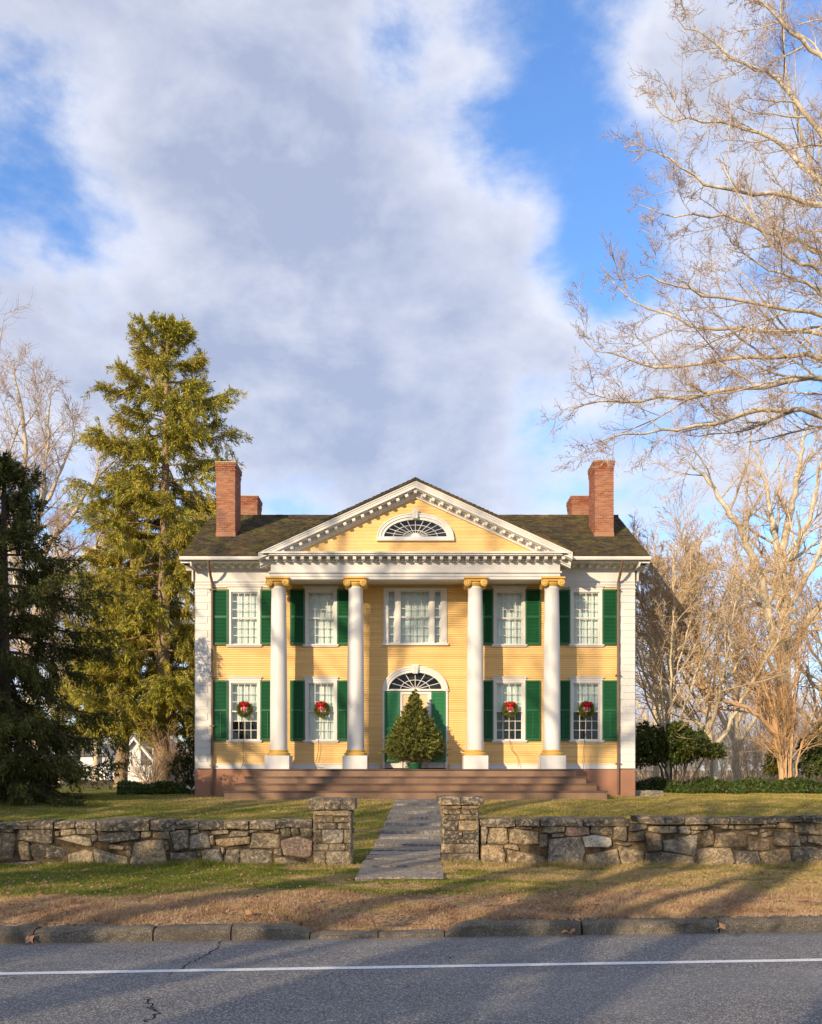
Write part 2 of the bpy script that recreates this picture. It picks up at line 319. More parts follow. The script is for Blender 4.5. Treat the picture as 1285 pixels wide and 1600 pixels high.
class MB:
    def __init__(s, ox=0.0): s.V = []; s.F = []; s.T = []; s.ox = ox; s.tn = 0.5
    def add(s, vs, fs):
        b = len(s.V); s.V += [(v[0] + s.ox, v[1], v[2]) for v in vs]; s.F += [tuple(i + b for i in f) for f in fs]; s.T += [s.tn] * len(vs)
    def box(s, x0, x1, y0, y1, z0, z1):
        s.add([(x0, y0, z0), (x1, y0, z0), (x1, y1, z0), (x0, y1, z0), (x0, y0, z1), (x1, y0, z1), (x1, y1, z1), (x0, y1, z1)],
              [(0, 3, 2, 1), (4, 5, 6, 7), (0, 1, 5, 4), (1, 2, 6, 5), (2, 3, 7, 6), (3, 0, 4, 7)])
    def sweep(s, prof, p0, p1, A, B):
        """closed profile [(a,b)] swept from p0 to p1; A, B are 3-D axes"""
        n = len(prof); vs = []
        for p in (p0, p1):
            for a, b in prof: vs.append((p[0] + A[0] * a + B[0] * b, p[1] + A[1] * a + B[1] * b, p[2] + A[2] * a + B[2] * b))
        fs = [tuple(range(n)), tuple(range(2 * n - 1, n - 1, -1))] + [(i, n + i, n + (i + 1) % n, (i + 1) % n) for i in range(n)]
        s.add(vs, fs)
    def poly(s, pts, y0, y1):
        """polygon [(x,z)] given a thickness from y0 to y1"""
        s.sweep(pts, (0, y0, 0), (0, y1, 0), (1, 0, 0), (0, 0, 1))
    def lathe(s, prof, cx, cy, k=24):
        vs = []; fs = []
        for r, z in prof:
            for i in range(k): a = 2 * math.pi * i / k; vs.append((cx + r * math.cos(a), cy + r * math.sin(a), z))
        for j in range(len(prof) - 1):
            for i in range(k): fs.append((j * k + i, j * k + (i + 1) % k, (j + 1) * k + (i + 1) % k, (j + 1) * k + i))
        fs.append(tuple(range(k - 1, -1, -1))); fs.append(tuple((len(prof) - 1) * k + i for i in range(k)))
        s.add(vs, fs)
    def tube(s, pts, r, k=8):
        pts = [Vector(p) for p in pts]; n = len(pts); vs = []; fs = []
        rr = r if isinstance(r, (list, tuple)) else [r] * n
        for i, p in enumerate(pts):
            d = (pts[min(i + 1, n - 1)] - pts[max(i - 1, 0)]).normalized()
            a = d.cross(Vector((0.31, 0.95, 0.12)));  a = a.normalized() if a.length > 1e-4 else Vector((1, 0, 0)); b = d.cross(a)
            for j in range(k):
                q = p + (a * math.cos(2 * math.pi * j / k) + b * math.sin(2 * math.pi * j / k)) * rr[i]; vs.append(tuple(q))
        for i in range(n - 1):
            for j in range(k): fs.append((i * k + j, i * k + (j + 1) % k, (i + 1) * k + (j + 1) % k, (i + 1) * k + j))
        fs.append(tuple(range(k - 1, -1, -1))); fs.append(tuple((n - 1) * k + i for i in range(k)))
        s.add(vs, fs)
    def mesh(s, name, centre=True, smooth=False):
        xs = np.array(s.V); c = (xs.min(0) + xs.max(0)) / 2 if centre else np.zeros(3)
        me = bpy.data.meshes.new(name); me.from_pydata([tuple(v) for v in (xs - c)], [], s.F); me.update()
        at = me.attributes.new('tint', 'FLOAT', 'POINT'); at.data.foreach_set('value', np.array(s.T, dtype=np.float32))
        if smooth: me.polygons.foreach_set('use_smooth', [True] * len(me.polygons))
        return me, tuple(c)
    def build(s, name, mat, parent=None, smooth=False, bevel=0.0, kind=None, label=None):
        me, c = s.mesh(name, True, smooth); o = link(name, me, mat, parent, c)
        if smooth:
            try: me.set_sharp_from_angle(angle=R(40))
            except Exception: pass
        if bevel:
            b = o.modifiers.new('edge', 'BEVEL'); b.width = bevel; b.segments = 1; b.limit_method = 'ANGLE'
        if kind: o['kind'] = kind
        if label: o['label'] = label
        return o
def at(px, py, Y): return ((px - CX) * Y / F, Y, CZ - (py - HY) * Y / F)
# ------------------------------------------------------------------ ground
KS = 0.074
def kerb_y(x): return 9.42 + KS * x
def sstep(a, b, v): 
    t_ = np.clip((v - a) / (b - a), 0, 1); return t_ * t_ * (3 - 2 * t_)
def ground_h(x, y):
    x = np.asarray(x, dtype=float); y = np.asarray(y, dtype=float); k = y - (9.42 + KS * x)
    dip = sstep(-2.0, -1.1, x) * (1 - sstep(0.35, 1.1, x)) * (1 - sstep(0.15, 1.3, k))
    z = 0.155 - 0.11 * dip + 0.05 * np.clip((y - 9.5) / 5, 0, 1)
    z = z + 0.03 * sstep(0.2, 0.9, k) * (1 - sstep(1.5, 3.5, k))
    z = z + 0.69 * sstep(14.8, 27.5, y) * (0.55 + 0.45 * sstep(14.8, 27.5, y)) / 1.0
    z = z + 0.12 * sstep(27, 45, y)
    z = z + (0.012 * np.sin(x * 1.7 + y * 0.9) + 0.010 * np.sin(x * 3.9 - y * 2.3)) * sstep(0.3, 0.8, k)
    z = np.where(k < 0.12, -0.05, z)
    return z
ys = np.concatenate([[-500, -120, -50, -20, -8, 0, 5, 8], np.arange(8.6, 15.6, 0.1), np.arange(15.6, 45, 0.4), [46, 50, 56, 65, 80, 110, 160, 250, 400, 900]])
xs = np.concatenate([[-900, -300, -120, -60, -40, -28], np.arange(-20, 20.01, 0.25), [28, 40, 60, 120, 300, 900]])
GX, GY = np.meshgrid(xs, ys)
# shear the near rows so that they run along the kerb
GYs = GY + KS * np.clip(GX, -20, 20) * np.clip(1 - np.abs(GY - 9.5) / 4, 0, 1)
V = np.stack([GX, GYs, ground_h(np.clip(GX, -60, 60), GYs)], -1).reshape(-1, 3)
V[:, 2] = np.where(V[:, 1] < 5, -0.05, V[:, 2])
nx = len(xs); I = (np.arange(len(ys) - 1)[:, None] * nx + np.arange(nx - 1)[None]).ravel()
me = mesh_np('ground', V, [np.stack([I, I + 1, I + nx + 1, I + nx], 1)]); me.polygons.foreach_set('use_smooth', [True] * len(me.polygons))
g = link('ground', me, M['turf']); g['kind'] = 'structure'

# road sheet, slightly cambered
b = MB(); xr = [-120, -60, -30, -15, -8, -4, 0, 4, 8, 15, 30, 60, 120]; rows = [-2.6, 1, 4, 6, 7.5, 9.0, 9.43]
vs = [(x, (r - 9.42) + kerb_y(x), -0.012 * (9.43 - r if r > 4 else 0) * -0.25 - 0.0) for r in rows for x in xr]
n = len(xr); b.add(vs, [(j * n + i, j * n + i + 1, (j + 1) * n + i + 1, (j + 1) * n + i) for j in range(len(rows) - 1) for i in range(n - 1)])
road = b.build('road', M['asphalt']); road['kind'] = 'structure'
def road_z(x, y): r = y - KS * x; return 0.003 * (9.43 - r) if r > 4 else 0.0
b = MB(); ys0 = 7.99
line_pts = list(np.arange(-60, 60.1, 0.5)); vs = []
for x in line_pts:
    e = 0.004 * math.sin(x * 5.1); e2 = 0.004 * math.sin(x * 6.3 + 1)
    for yy in (ys0 - 0.052 + e, ys0 + 0.052 + e2): vs.append((x, yy + KS * x, road_z(0, yy) + 0.0045))
b.add(vs, [(2 * i, 2 * i + 2, 2 * i + 3, 2 * i + 1) for i in range(len(line_pts) - 1)])
ln = b.build('road_line', M['line']); ln['kind'] = 'structure'
def on_road(px, py):
    Y = CZ * F / (py - HY); x = (px - CX) * Y / F; return x, Y
rg = random.Random(5)
def crack(pts, wd):
    P = [on_road(*p) for p in pts]; Q = [P[0]]
    for a, c in zip(P[:-1], P[1:]):
        for k in range(1, 9):
            s_ = k / 8; Q.append((a[0] + (c[0] - a[0]) * s_ + rg.gauss(0, 0.018), a[1] + (c[1] - a[1]) * s_ + rg.gauss(0, 0.018)))
    vs = []; 
    for i, (x, y) in enumerate(Q):
        x1, y1 = Q[min(i + 1, len(Q) - 1)]; x0, y0 = Q[max(i - 1, 0)]; d = math.hypot(x1 - x0, y1 - y0) or 1
        nx_, ny_ = -(y1 - y0) / d, (x1 - x0) / d; ww = wd * rg.uniform(0.25, 1.0); z = road_z(x, y) + 0.0025
        vs += [(x - nx_ * ww, y - ny_ * ww, z), (x + nx_ * ww, y + ny_ * ww, z)]
    b = MB(); b.add(vs, [(2 * i, 2 * i + 2, 2 * i + 3, 2 * i + 1) for i in range(len(Q) - 1)])
    b.build('road_crack', M['crack'], road)
crack([(348, 1470), (330, 1490), (300, 1503), (285, 1514), (262, 1524)], 0.010)
crack([(228, 1560), (232, 1570), (244, 1580), (240, 1592), (225, 1599)], 0.009)
crack([(706, 1496), (702, 1500)], 0.006)

# ------------------------------------------------------------------ kerb, stone by stone
kerb = thing('kerb', 'worn grey stone kerb edging the road', 'kerb', (0, 9.42, 0))
kerb['kind'] = 'structure'; del kerb['category']; del kerb['label']
def kerb_stone(px0, px1, h, seed, rough=1.0, endl=0.0, endr=0.0):
    r = random.Random(seed); x0 = (px0 - CX) / 143.5; x1 = (px1 - CX) / 143.5; n = max(4, int((x1 - x0) / 0.12))
    prof = [(0.0, -0.04), (0.0, 0.55), (0.012, 0.8), (0.05, 0.97), (0.10, 1.0), (0.20, 0.99), (0.22, 0.9), (0.22, -0.04)]
    vs = []; m = len(prof)
    for i in range(n + 1):
        s_ = i / n; x = x0 + (x1 - x0) * s_; hh = h * (1 + r.uniform(-0.04, 0.04))
        if i == 0: hh *= 1 - endl
        if i == n: hh *= 1 - endr
        if i == 1: hh *= 1 - endl * 0.35
        if i == n - 1: hh *= 1 - endr * 0.35
        for k, (a, c) in enumerate(prof):
            j = r.uniform(-0.014, 0.014) * rough
            vs.append((x, kerb_y(x) - 0.005 + a + j, c * hh + j * 0.7 if c > 0 else c))
    b = MB(); b.add(vs, [(i * m + k, i * m + k + 1, (i + 1) * m + k + 1, (i + 1) * m + k) for i in range(n) for k in range(m - 1)] + [tuple(range(m)), tuple(n * m + k for k in range(m - 1, -1, -1))])
    o = b.build('kerb_stone', M['kerb'], kerb); return o
for i, (a, c, h, el, er) in enumerate([(-900, -620, .16, 0, 0), (-617, -300, .16, 0, 0), (-297, -122, .16, 0, 0), (-119, 69, .150, .1, .05), (71, 246, .150, .06, .06), (249, 364, .150, .05, .05), (366, 484, .150, .05, .6),
        (486, 590, .055, .1, .1), (592, 694, .055, .2, .1), (696, 912, .150, .75, .12), (916, 1136, .150, .1, .04), (1139, 1330, .150, .04, .05), (1333, 1600, .150, 0, 0), (1603, 1900, .16, 0, 0), (1903, 2300, .16, 0, 0)]):
    kerb_stone(a, c, h, 40 + i, 1.0, el, er)

# ------------------------------------------------------------------ dry stone walls and gate pillars
SW = 91.7
def boxes(scale, ox, oy, L): return [(ox + a / scale, ox + c / scale, oy + d / scale, oy + e / scale) for a, c, d, e in L]
def stone_cells(B, infl=1.30, seed=1, expo=2.35, gap=0.004, square=False):
    """fit rounded stones into their boxes (x0,x1,z0,z1 metres), clipped against one another"""
    r = random.Random(seed); out_ = []
    for i, (x0, x1, z0, z1) in enumerate(B):
        cx, cz, a, c = (x0 + x1) / 2, (z0 + z1) / 2, (x1 - x0) / 2 * infl, (z1 - z0) / 2 * infl
        n = 16 if (x1 - x0) > 0.12 else 10; P = []; ph = [r.uniform(0, 6.28) for _ in range(3)]
        for k in range(n):
            th = 2 * math.pi * (k + r.uniform(-0.25, 0.25)) / n; ct, st = math.cos(th), math.sin(th)
            rad = (abs(ct) ** expo + abs(st) ** expo) ** (-1 / expo) * (1 + 0.035 * math.sin(2 * th + ph[0]) + 0.035 * math.sin(3 * th + ph[1]))
            P.append((cx + a * ct * rad, cz + c * st * rad))
        for j, (u0, u1, w0, w1) in enumerate(B):
            if i == j: continue
            dx = (u0 + u1) / 2 - cx; dz = (w0 + w1) / 2 - cz
            sx = abs(dx) - ((x1 - x0) + (u1 - u0)) / 2; sz = abs(dz) - ((z1 - z0) + (w1 - w0)) / 2
            if max(sx, sz) > 0.12: continue
            rr = random.Random(min(i, j) * 997 + max(i, j)); tilt = rr.uniform(-0.28, 0.28) if not square else 0
            if sx > sz:
                s_ = 1 if dx > 0 else -1; edge = ((x1 if s_ > 0 else x0) + (u0 if s_ > 0 else u1)) / 2; nrm = (s_, tilt * s_); off = edge * s_ + tilt * s_ * (cz + (w0 + w1) / 2) / 2
            else:
                s_ = 1 if dz > 0 else -1; edge = ((z1 if s_ > 0 else z0) + (w0 if s_ > 0 else w1)) / 2; nrm = (tilt * s_, s_); off = edge * s_ + tilt * s_ * (cx + (u0 + u1) / 2) / 2
            off -= gap; Q = []
            for q in range(len(P)):
                A, D = P[q], P[(q + 1) % len(P)]; da = nrm[0] * A[0] + nrm[1] * A[1] - off; dd = nrm[0] * D[0] + nrm[1] * D[1] - off
                if da <= 0: Q.append(A)
                if da * dd < 0: f = da / (da - dd); Q.append((A[0] + (D[0] - A[0]) * f, A[1] + (D[1] - A[1]) * f))
            if len(Q) >= 3: P = Q
        out_.append(P)
    return out_
def stone_mesh(P, mp, seed, proud=0.065, back=0.10):
    """P outline in face coordinates; mp(s,z,depth_out) maps to the world"""
    r = random.Random(seed); cx = sum(p[0] for p in P) / len(P); cz = sum(p[1] for p in P) / len(P)
    size = max(0.03, min(max(p[0] for p in P) - min(p[0] for p in P), max(p[1] for p in P) - min(p[1] for p in P)))
    ins = min(0.022, size * 0.13); b = MB(); n = len(P); vs = []
    pr = proud * r.uniform(0.55, 1.15); tx, tz = r.uniform(-0.10, 0.10), r.uniform(-0.08, 0.08)
    for d, inset in ((-back, 0), (pr * 0.15, 0), (pr * 0.75, ins * 0.6), (pr, ins * 1.9)):
        for (x, z) in P:
            L = math.hypot(x - cx, z - cz) or 1; f = max(0.15, 1 - inset / L)
            X, Z = cx + (x - cx) * f, cz + (z - cz) * f; dd = d + (((X - cx) * tx + (Z - cz) * tz) + r.uniform(-0.005, 0.005) if d > 0 else 0)
            vs.append(mp(X, Z, dd))
    for (f, k) in ((0.5, n),):
        for (x, z) in P:
            X, Z = cx + (x - cx) * f, cz + (z - cz) * f; vs.append(mp(X, Z, pr * 1.05 + (X - cx) * tx + (Z - cz) * tz + r.uniform(-0.007, 0.007)))
    vs.append(mp(cx, cz, pr * 1.1 + r.uniform(-0.006, 0.006)))
    fs = [(j * n + i, j * n + (i + 1) % n, (j + 1) * n + (i + 1) % n, (j + 1) * n + i) for j in range(4) for i in range(n)]
    fs += [(4 * n + i, 4 * n + (i + 1) % n, 5 * n) for i in range(n)]
    b.add(vs, fs); return b
def slab_block(x0, x1, y0, y1, z0, z1, seed, rough=0.012, nx_=None):
    """a rough hewn flat block"""
    r = random.Random(seed); nx_ = nx_ or max(2, int((x1 - x0) / 0.16)); prof = [(0, 0), (0, 0.35), (0, 0.7), (0.05, 0.98), (0.35, 1), (0.7, 1), (1, 0.97), (1, 0)]
    vs = []; m = len(prof)
    for i in range(nx_ + 1):
        x = x0 + (x1 - x0) * i / nx_; e = 0.012 if i in (0, nx_) else 0
        for a, c in prof:
            jx = r.uniform(-rough, rough) * (1 if 0 < i < nx_ else 0.4); jy = r.uniform(-rough, rough); jz = r.uniform(-rough, rough) * 0.6
            vs.append((x + jx, y0 + (y1 - y0) * a + jy + e * (1 if a < 0.5 else -1), z0 + (z1 - z0 - e) * c + jz))
    b = MB(); b.add(vs, [(i * m + k, i * m + (k + 1) % m, (i + 1) * m + (k + 1) % m, (i + 1) * m + k) for i in range(nx_) for k in range(m)] + [tuple(range(m)), tuple(nx_ * m + k for k in range(m - 1, -1, -1))])
    return b
def wx(px): return (px - CX) / SW
def wz(py): return CZ - (py - HY) / SW
WF = 14.76
def make_wall(root, caps, stones, special, x0, x1, seed):
    mp = lambda s_, z, d: (s_, WF - d, z)
    B = [(wx(a), wx(c), wz(e), wz(d)) for a, c, d, e in stones]
    # small chinking stones where the listed ones leave a wide gap
    r = random.Random(seed); tries = 0
    while tries < 900:
        tries += 1; cx = r.uniform(x0 + 0.05, x1 - 0.05); cz = r.uniform(0.22, 0.86); a, c = (0.055, 0.038)
        if all(cx + a < q[0] or cx - a > q[1] or cz + c < q[2] or cz - c > q[3] for q in B): B.append((cx - a, cx + a, cz - c, cz + c))
    cells = stone_cells(B, seed=seed)
    for i, P in enumerate(cells):
        xs_ = [p[0] for p in P]
        if min(xs_) < x0 - 0.02: P = [(max(p[0], x0 + 0.005), p[1]) for p in P]
        if max(xs_) > x1 + 0.02: P = [(min(p[0], x1 - 0.005), p[1]) for p in P]
        stone_mesh(P, mp, seed * 100 + i).build('stone', M[special.get(i, 'stone')], root, smooth=False)
    for i, (a, c, d, e) in enumerate(caps):
        a, c = wx(a), wx(c); 
        slab_block(a + 0.006, c - 0.006, WF - 0.065 - r.uniform(0, 0.055), WF + 0.45, wz(e) + 0.004, wz(d) - 0.02 + r.uniform(-0.026, 0.022), seed * 31 + i, 0.020).build('cap_stone', M['cap_stone'], root)
    b = MB(); b.box(x0, x1, WF, WF + 0.40, 0.0, 0.875); b.build('mortar', M['wmortar'], root)
def auto_stones(p0, p1, seed):
    r = random.Random(seed); L = []
    for (d, e, w0, w1) in ((1293, 1310, 20, 50), (1312, 1330, 30, 60), (1332, 1354, 35, 75)):
        x = p0
        while x < p1 - 10: w_ = min(r.uniform(w0, w1), p1 - x); L.append((x, x + w_ - 1.5, d + r.uniform(-2, 2), e + r.uniform(-1.5, 1.5))); x += w_
    return L
def auto_caps(p0, p1, seed, d=1281, e=1293):
    r = random.Random(seed); L = []; x = p0
    while x < p1 - 5: w_ = min(r.uniform(35, 85), p1 - x); L.append((x, x + w_, d, e)); x += w_
    return L
capsL = auto_caps(-420, -16, 3) + boxes(5.14, 0, 1260, [(-80, 232, 122, 180), (236, 438, 100, 180), (441, 605, 98, 178), (608, 775, 98, 180), (778, 1205, 92, 195)]) + \
    boxes(4.942, 240, 1260, [(-24, 170, 100, 185), (174, 350, 100, 180), (353, 540, 98, 178), (543, 735, 98, 175), (738, 945, 98, 178), (948, 1228, 98, 165)])
stL = boxes(5.14, 0, 1260, [(-40, 138, 212, 425), (115, 435, 182, 298), (148, 243, 275, 435), (247, 535, 312, 445), (-60, 285, 432, 492), (375, 540, 452, 494), (440, 480, 205, 240), (482, 608, 182, 234), (612, 775, 182, 234),
    (410, 740, 240, 320), (726, 784, 225, 283), (752, 860, 285, 330), (542, 750, 335, 492), (757, 1030, 348, 490), (785, 1120, 200, 318), (880, 1000, 308, 350), (1125, 1205, 200, 250), (1060, 1340, 268, 492), (1002, 1058, 330, 400), (5, 108, 178, 208), (112, 232, 172, 180)]) + \
    boxes(4.942, 240, 1260, [(10, 150, 190, 262), (120, 278, 190, 335), (275, 435, 212, 350), (283, 345, 182, 212), (132, 335, 350, 478), (78, 118, 275, 340), (360, 540, 310, 470), (340, 372, 352, 385), (437, 472, 220, 300), (460, 582, 184, 222),
    (475, 748, 228, 330), (586, 735, 196, 250), (552, 665, 335, 470), (512, 545, 318, 365), (670, 930, 332, 472), (748, 975, 208, 338), (740, 800, 184, 206), (920, 992, 318, 394), (980, 1058, 172, 228), (1064, 1128, 168, 224), (1132, 1226, 168, 235),
    (987, 1228, 236, 394), (937, 1226, 398, 462), (936, 976, 180, 206)])
caps_specL = {3: 'dark_stone', 41 - 19 + 2: 'stone'}
specL = {3: 'dark_stone', 21 + 2: 'grey_stone', 21 + 21: 'pink_stone', 21 + 6: 'grey_stone', 17: 'stone', 12: 'stone'}
wl = thing('stone_wall', 'low fieldstone garden wall running left from the path opening', 'stone wall', (-5, WF + 0.2, 0.2))
make_wall(wl, capsL, stL + auto_stones(-420, -15, 8), specL, -11.5, -1.675, 7)
capsR = boxes(4.589, 740, 1260, [(45, 300, 72, 146), (303, 478, 72, 142), (481, 782, 72, 142), (786, 1122, 72, 142)]) + boxes(4.673, 1010, 1260, [(-66, 130, 66, 125), (133, 276, 66, 125), (280, 606, 66, 132), (609, 945, 66, 128), (952, 1135, 64, 118), (1138, 1400, 64, 112)]) + auto_caps(1311, 1730, 4, 1274, 1285)
stR = boxes(4.589, 740, 1260, [(50, 104, 152, 265), (107, 250, 160, 272), (256, 490, 168, 278), (252, 400, 148, 164), (455, 558, 212, 285), (492, 655, 145, 192), (562, 655, 197, 222), (662, 835, 146, 215), (840, 1005, 146, 203), (790, 975, 210, 296), (1003, 1110, 150, 250),
    (1115, 1250, 130, 178), (1105, 1250, 186, 255), (55, 240, 278, 418), (222, 315, 278, 350), (248, 508, 292, 425), (516, 808, 225, 425), (812, 1045, 300, 428), (1015, 1125, 256, 318), (1052, 1225, 268, 420)]) + \
    boxes(4.673, 1010, 1260, [(20, 230, 150, 194), (236, 330, 150, 204), (335, 450, 146, 172), (456, 602, 138, 166), (606, 650, 143, 170), (656, 840, 142, 178), (332, 405, 180, 214), (-20, 114, 205, 330), (124, 398, 210, 350), (402, 490, 180, 288), (508, 748, 174, 310),
    (750, 820, 188, 214), (828, 880, 165, 203), (845, 942, 172, 240), (757, 905, 222, 345), (925, 1122, 178, 296), (1083, 1300, 125, 214), (1127, 1178, 220, 280), (1185, 1400, 218, 278), (-10, 345, 338, 432), (357, 640, 292, 435), (645, 830, 306, 430), (838, 1062, 305, 432), (1067, 1400, 290, 430), (955, 1080, 122, 160), (850, 945, 132, 164)])
specR = {9: 'quartz', 16: 'grey_stone', 28: 'grey_stone', 21: 'grey_stone', 13: 'stone', 7: 'pink_stone'}
wr = thing('stone_wall', 'low fieldstone garden wall with a white quartz stone, right of the path', 'stone wall', (5, WF + 0.2, 0.2))
make_wall(wr, capsR, stR + auto_stones(1311, 1730, 9), specR, 1.19, 11.8, 17)

def pillar(label, x0, x1, cap, capx, ctop, cbot, courses, special, seed):
    d0, d1 = 14.68, 15.36
    root = thing('gate_pillar', label, 'stone pillar', ((x0 + x1) / 2, (d0 + d1) / 2, 0.2), 'stone pillars flanking the path')
    b = MB(); b.box(x0 + 0.03, x1 - 0.03, d0 + 0.03, d1 - 0.03, 0.0, cbot); b.build('mortar', M['wmortar'], root)
    mp = lambda s_, z, d: (s_, d0 + 0.03 - d, z)
    cells = stone_cells(courses, 1.08, seed, 6.0, 0.004, True)
    for i, P in enumerate(cells):
        P = [(min(max(p[0], x0 + 0.002), x1 - 0.002), p[1]) for p in P]
        stone_mesh(P, mp, seed * 50 + i, 0.035).build('stone', M[special.get(i, 'stone')], root)
    r = random.Random(seed)
    for side in (-1, 1):
        xs_ = x0 + 0.03 if side < 0 else x1 - 0.03; B = []; z = 0.2
        while z < cbot - 0.05:
            h = min(r.uniform(0.09, 0.2), cbot - z); y = d0
            while y < d1 - 0.06: w_ = min(r.uniform(0.2, 0.42), d1 - y); w_ = d1 - y if d1 - y - w_ < 0.12 else w_; B.append((y + .004, y + w_ - .004, z + .004, z + h - .004)); y += w_
            z += h
        mps = (lambda s_, z_, d, xs_=xs_, side=side: (xs_ + side * d, s_, z_))
        for i, P in enumerate(stone_cells(B, 1.08, seed + 3, 6.0, 0.004, True)):
            P = [(min(max(p[0], d0), d1), p[1]) for p in P]
            stone_mesh(P, mps, seed * 70 + i + side, 0.03, 0.02).build('stone', M['stone'], root)
    for i, (a, c) in enumerate(cap): slab_block(a, c, d0 - 0.06, d1 + 0.04, cbot + 0.003, ctop, seed * 9 + i, 0.012, 3).build('cap_stone', M['cap_stone'], root)
def zp(sc, ox, oy, L): return [(wx(ox + a / sc), wx(ox + c / sc), wz(oy + e / sc), wz(oy + d / sc)) for d, e, a, c in L]
pillar('square stone gate pillar left of the path, with a blue-grey block in its face', -1.665, -1.012, [(-1.735, -1.47), (-1.462, -1.20), (-1.192, -0.955)], 0, 1.352, 1.150,
    zp(4.283, 475, 1230, [(155, 190, 58, 312), (196, 236, 58, 198), (205, 236, 203, 320), (241, 280, 58, 222), (241, 280, 228, 320), (285, 376, 58, 115), (285, 376, 122, 264), (285, 376, 270, 320), (381, 426, 58, 165), (381, 426, 172, 274), (381, 426, 280, 322), (431, 530, 58, 148), (431, 530, 153, 324)]), {6: 'grey_stone'}, 21)
pillar('square stone gate pillar right of the path, darker and with thin courses near its top', 0.518, 1.160, [(0.455, 0.835), (0.842, 1.235)], 0, 1.375, 1.238,
    zp(4.283, 475, 1230, [(121, 144, 915, 1050), (121, 144, 1056, 1170), (148, 180, 915, 1052), (148, 180, 1058, 1170), (184, 219, 915, 1038), (184, 219, 1043, 1172), (224, 291, 915, 1030), (224, 291, 1036, 1172), (295, 345, 915, 1060), (295, 345, 1064, 1172), (349, 376, 915, 1172), (380, 441, 915, 1012), (380, 441, 1018, 1172), (446, 540, 915, 1172)]), {6: 'dark_stone', 8: 'dark_stone', 9: 'dark_stone', 10: 'dark_stone', 2: 'cap_stone', 3: 'cap_stone', 4: 'cap_stone'}, 22)

# ------------------------------------------------------------------ stone path
path = thing('stone_path', None, None, (-0.1, 12.9, 0.2)); path['kind'] = 'structure'
def path_l(y): return -0.85 + 0.44 * (y - 12.85) / 14.3 - 0.05 * math.sin((y - 12.8) / 14.3 * 3.1)
def path_r(y): return 0.47 + 0.50 * (y - 12.85) / 14.3
b = MB(); N_ = 30
vs = []
for i in range(N_ + 1):
    y = 12.86 + 14.2 * i / N_; z = float(ground_h(0, y)) + 0.012
    for x in (path_l(y) - 0.01, path_r(y) + 0.01): vs += [(x, y, z), (x, y, z - 0.12)]
b.add(vs, [(4 * i, 4 * i + 2, 4 * i + 6, 4 * i + 4) for i in range(N_)] + [(4 * i, 4 * i + 4, 4 * i + 5, 4 * i + 1) for i in range(N_)] + [(4 * i + 2, 4 * i + 3, 4 * i + 7, 4 * i + 6) for i in range(N_)])
b.build('bedding', M['wmortar'], path)
rp = random.Random(77); yb = [12.86, 14.25, 15.25, 15.95, 16.7, 17.55, 18.75, 19.7, 20.9, 21.9, 23.0, 24.0, 25.0, 26.05, 27.06]
for i, (y0, y1) in enumerate(zip(yb[:-1], yb[1:])):
    za = float(ground_h(0, y0)) + 0.03; zb = float(ground_h(0, y1)) + 0.03; lift = 0.55 * (zb - za) + 0.006
    n = 6; top = []; 
    sk = rp.uniform(-0.05, 0.05)
    for s_ in range(n + 1):
        f = s_ / n
        for (yy, zt) in ((y0 + 0.020 + sk * (f - .5) + rp.uniform(-.008, .008), za + lift), (y1 - 0.020 + rp.uniform(-.008, .008), zb - lift * 0.2)):
            x = path_l(yy) + (path_r(yy) - path_l(yy)) * f + (rp.uniform(-.025, .025) if s_ in (0, n) else 0)
            top.append((x, yy, zt + rp.uniform(-0.006, 0.006)))
    vs = top + [(x, y, z - 0.10) for x, y, z in top]; m_ = len(top); fs = []
    for s_ in range(n): a = 2 * s_; fs += [(a, a + 2, a + 3, a + 1), (a, a + m_, a + 2 + m_, a + 2), (a + 1, a + 3, a + 3 + m_, a + 1 + m_)]
    fs += [(0, 1, 1 + m_, m_), (2 * n, 2 * n + m_, 2 * n + 1 + m_, 2 * n + 1)]
    b = MB(); b.add(vs, fs); b.build('slab', M['slab'], path)

# ------------------------------------------------------------------ grass blades and fallen leaves
rs = np.random.RandomState(3)
def blades(name, x0, x1, y0, y1, N, h0, h1, wd, label, skip_path=True, wedge=True, density_pow=1.0):
    y = y0 + (y1 - y0) * rs.rand(N) ** density_pow
    if wedge: hw = y * 0.52; x = (rs.rand(N) * 2 - 1) * hw; 
    else: x = x0 + (x1 - x0) * rs.rand(N)
    ok = (x > x0) & (x < x1) & (y > kerb_y(x) + 0.17)
    if skip_path: ok &= ~((y > 12.9) & (x > -0.88 + 0.44 * (y - 12.85) / 14.3) & (x < 0.45 + 0.5 * (y - 12.85) / 14.3))
    x, y = x[ok], y[ok]; N = len(x)
    patch = 0.75 + 0.5 * np.sin(x * 2.1 + np.sin(y * 3.0)) * np.sin(y * 2.7 + x)
    h = (h0 + (h1 - h0) * rs.rand(N) ** 1.6) * patch * np.where(rs.rand(N) < .03, 1.7, 1.0); a = rs.rand(N) * 2 * np.pi; lean = rs.rand(N) ** 1.2 * h * 1.3; la = rs.rand(N) * 2 * np.pi
    z = ground_h(x, y) - 0.005; base = np.stack([x, y, z], 1); side = np.stack([np.cos(a), np.sin(a), np.zeros(N)], 1) * (wd * (0.5 + rs.rand(N)))[:, None]
    tip = base + np.stack([np.cos(la) * lean, np.sin(la) * lean, h], 1)
    V = np.stack([base - side, base + side, tip], 1).reshape(-1, 3); Fc = np.arange(3 * N).reshape(-1, 3)
    o = link(name, mesh_np(name, V, [Fc], np.repeat(rs.rand(N), 3)), M['blade']); tag(o, label, 'grass', None, 'stuff'); return o
blades('verge_grass', -9, 9, 9.4, 14.75, 420000, 0.016, 0.058, 0.0052, 'patchy green and straw-coloured grass on the verge below the wall')
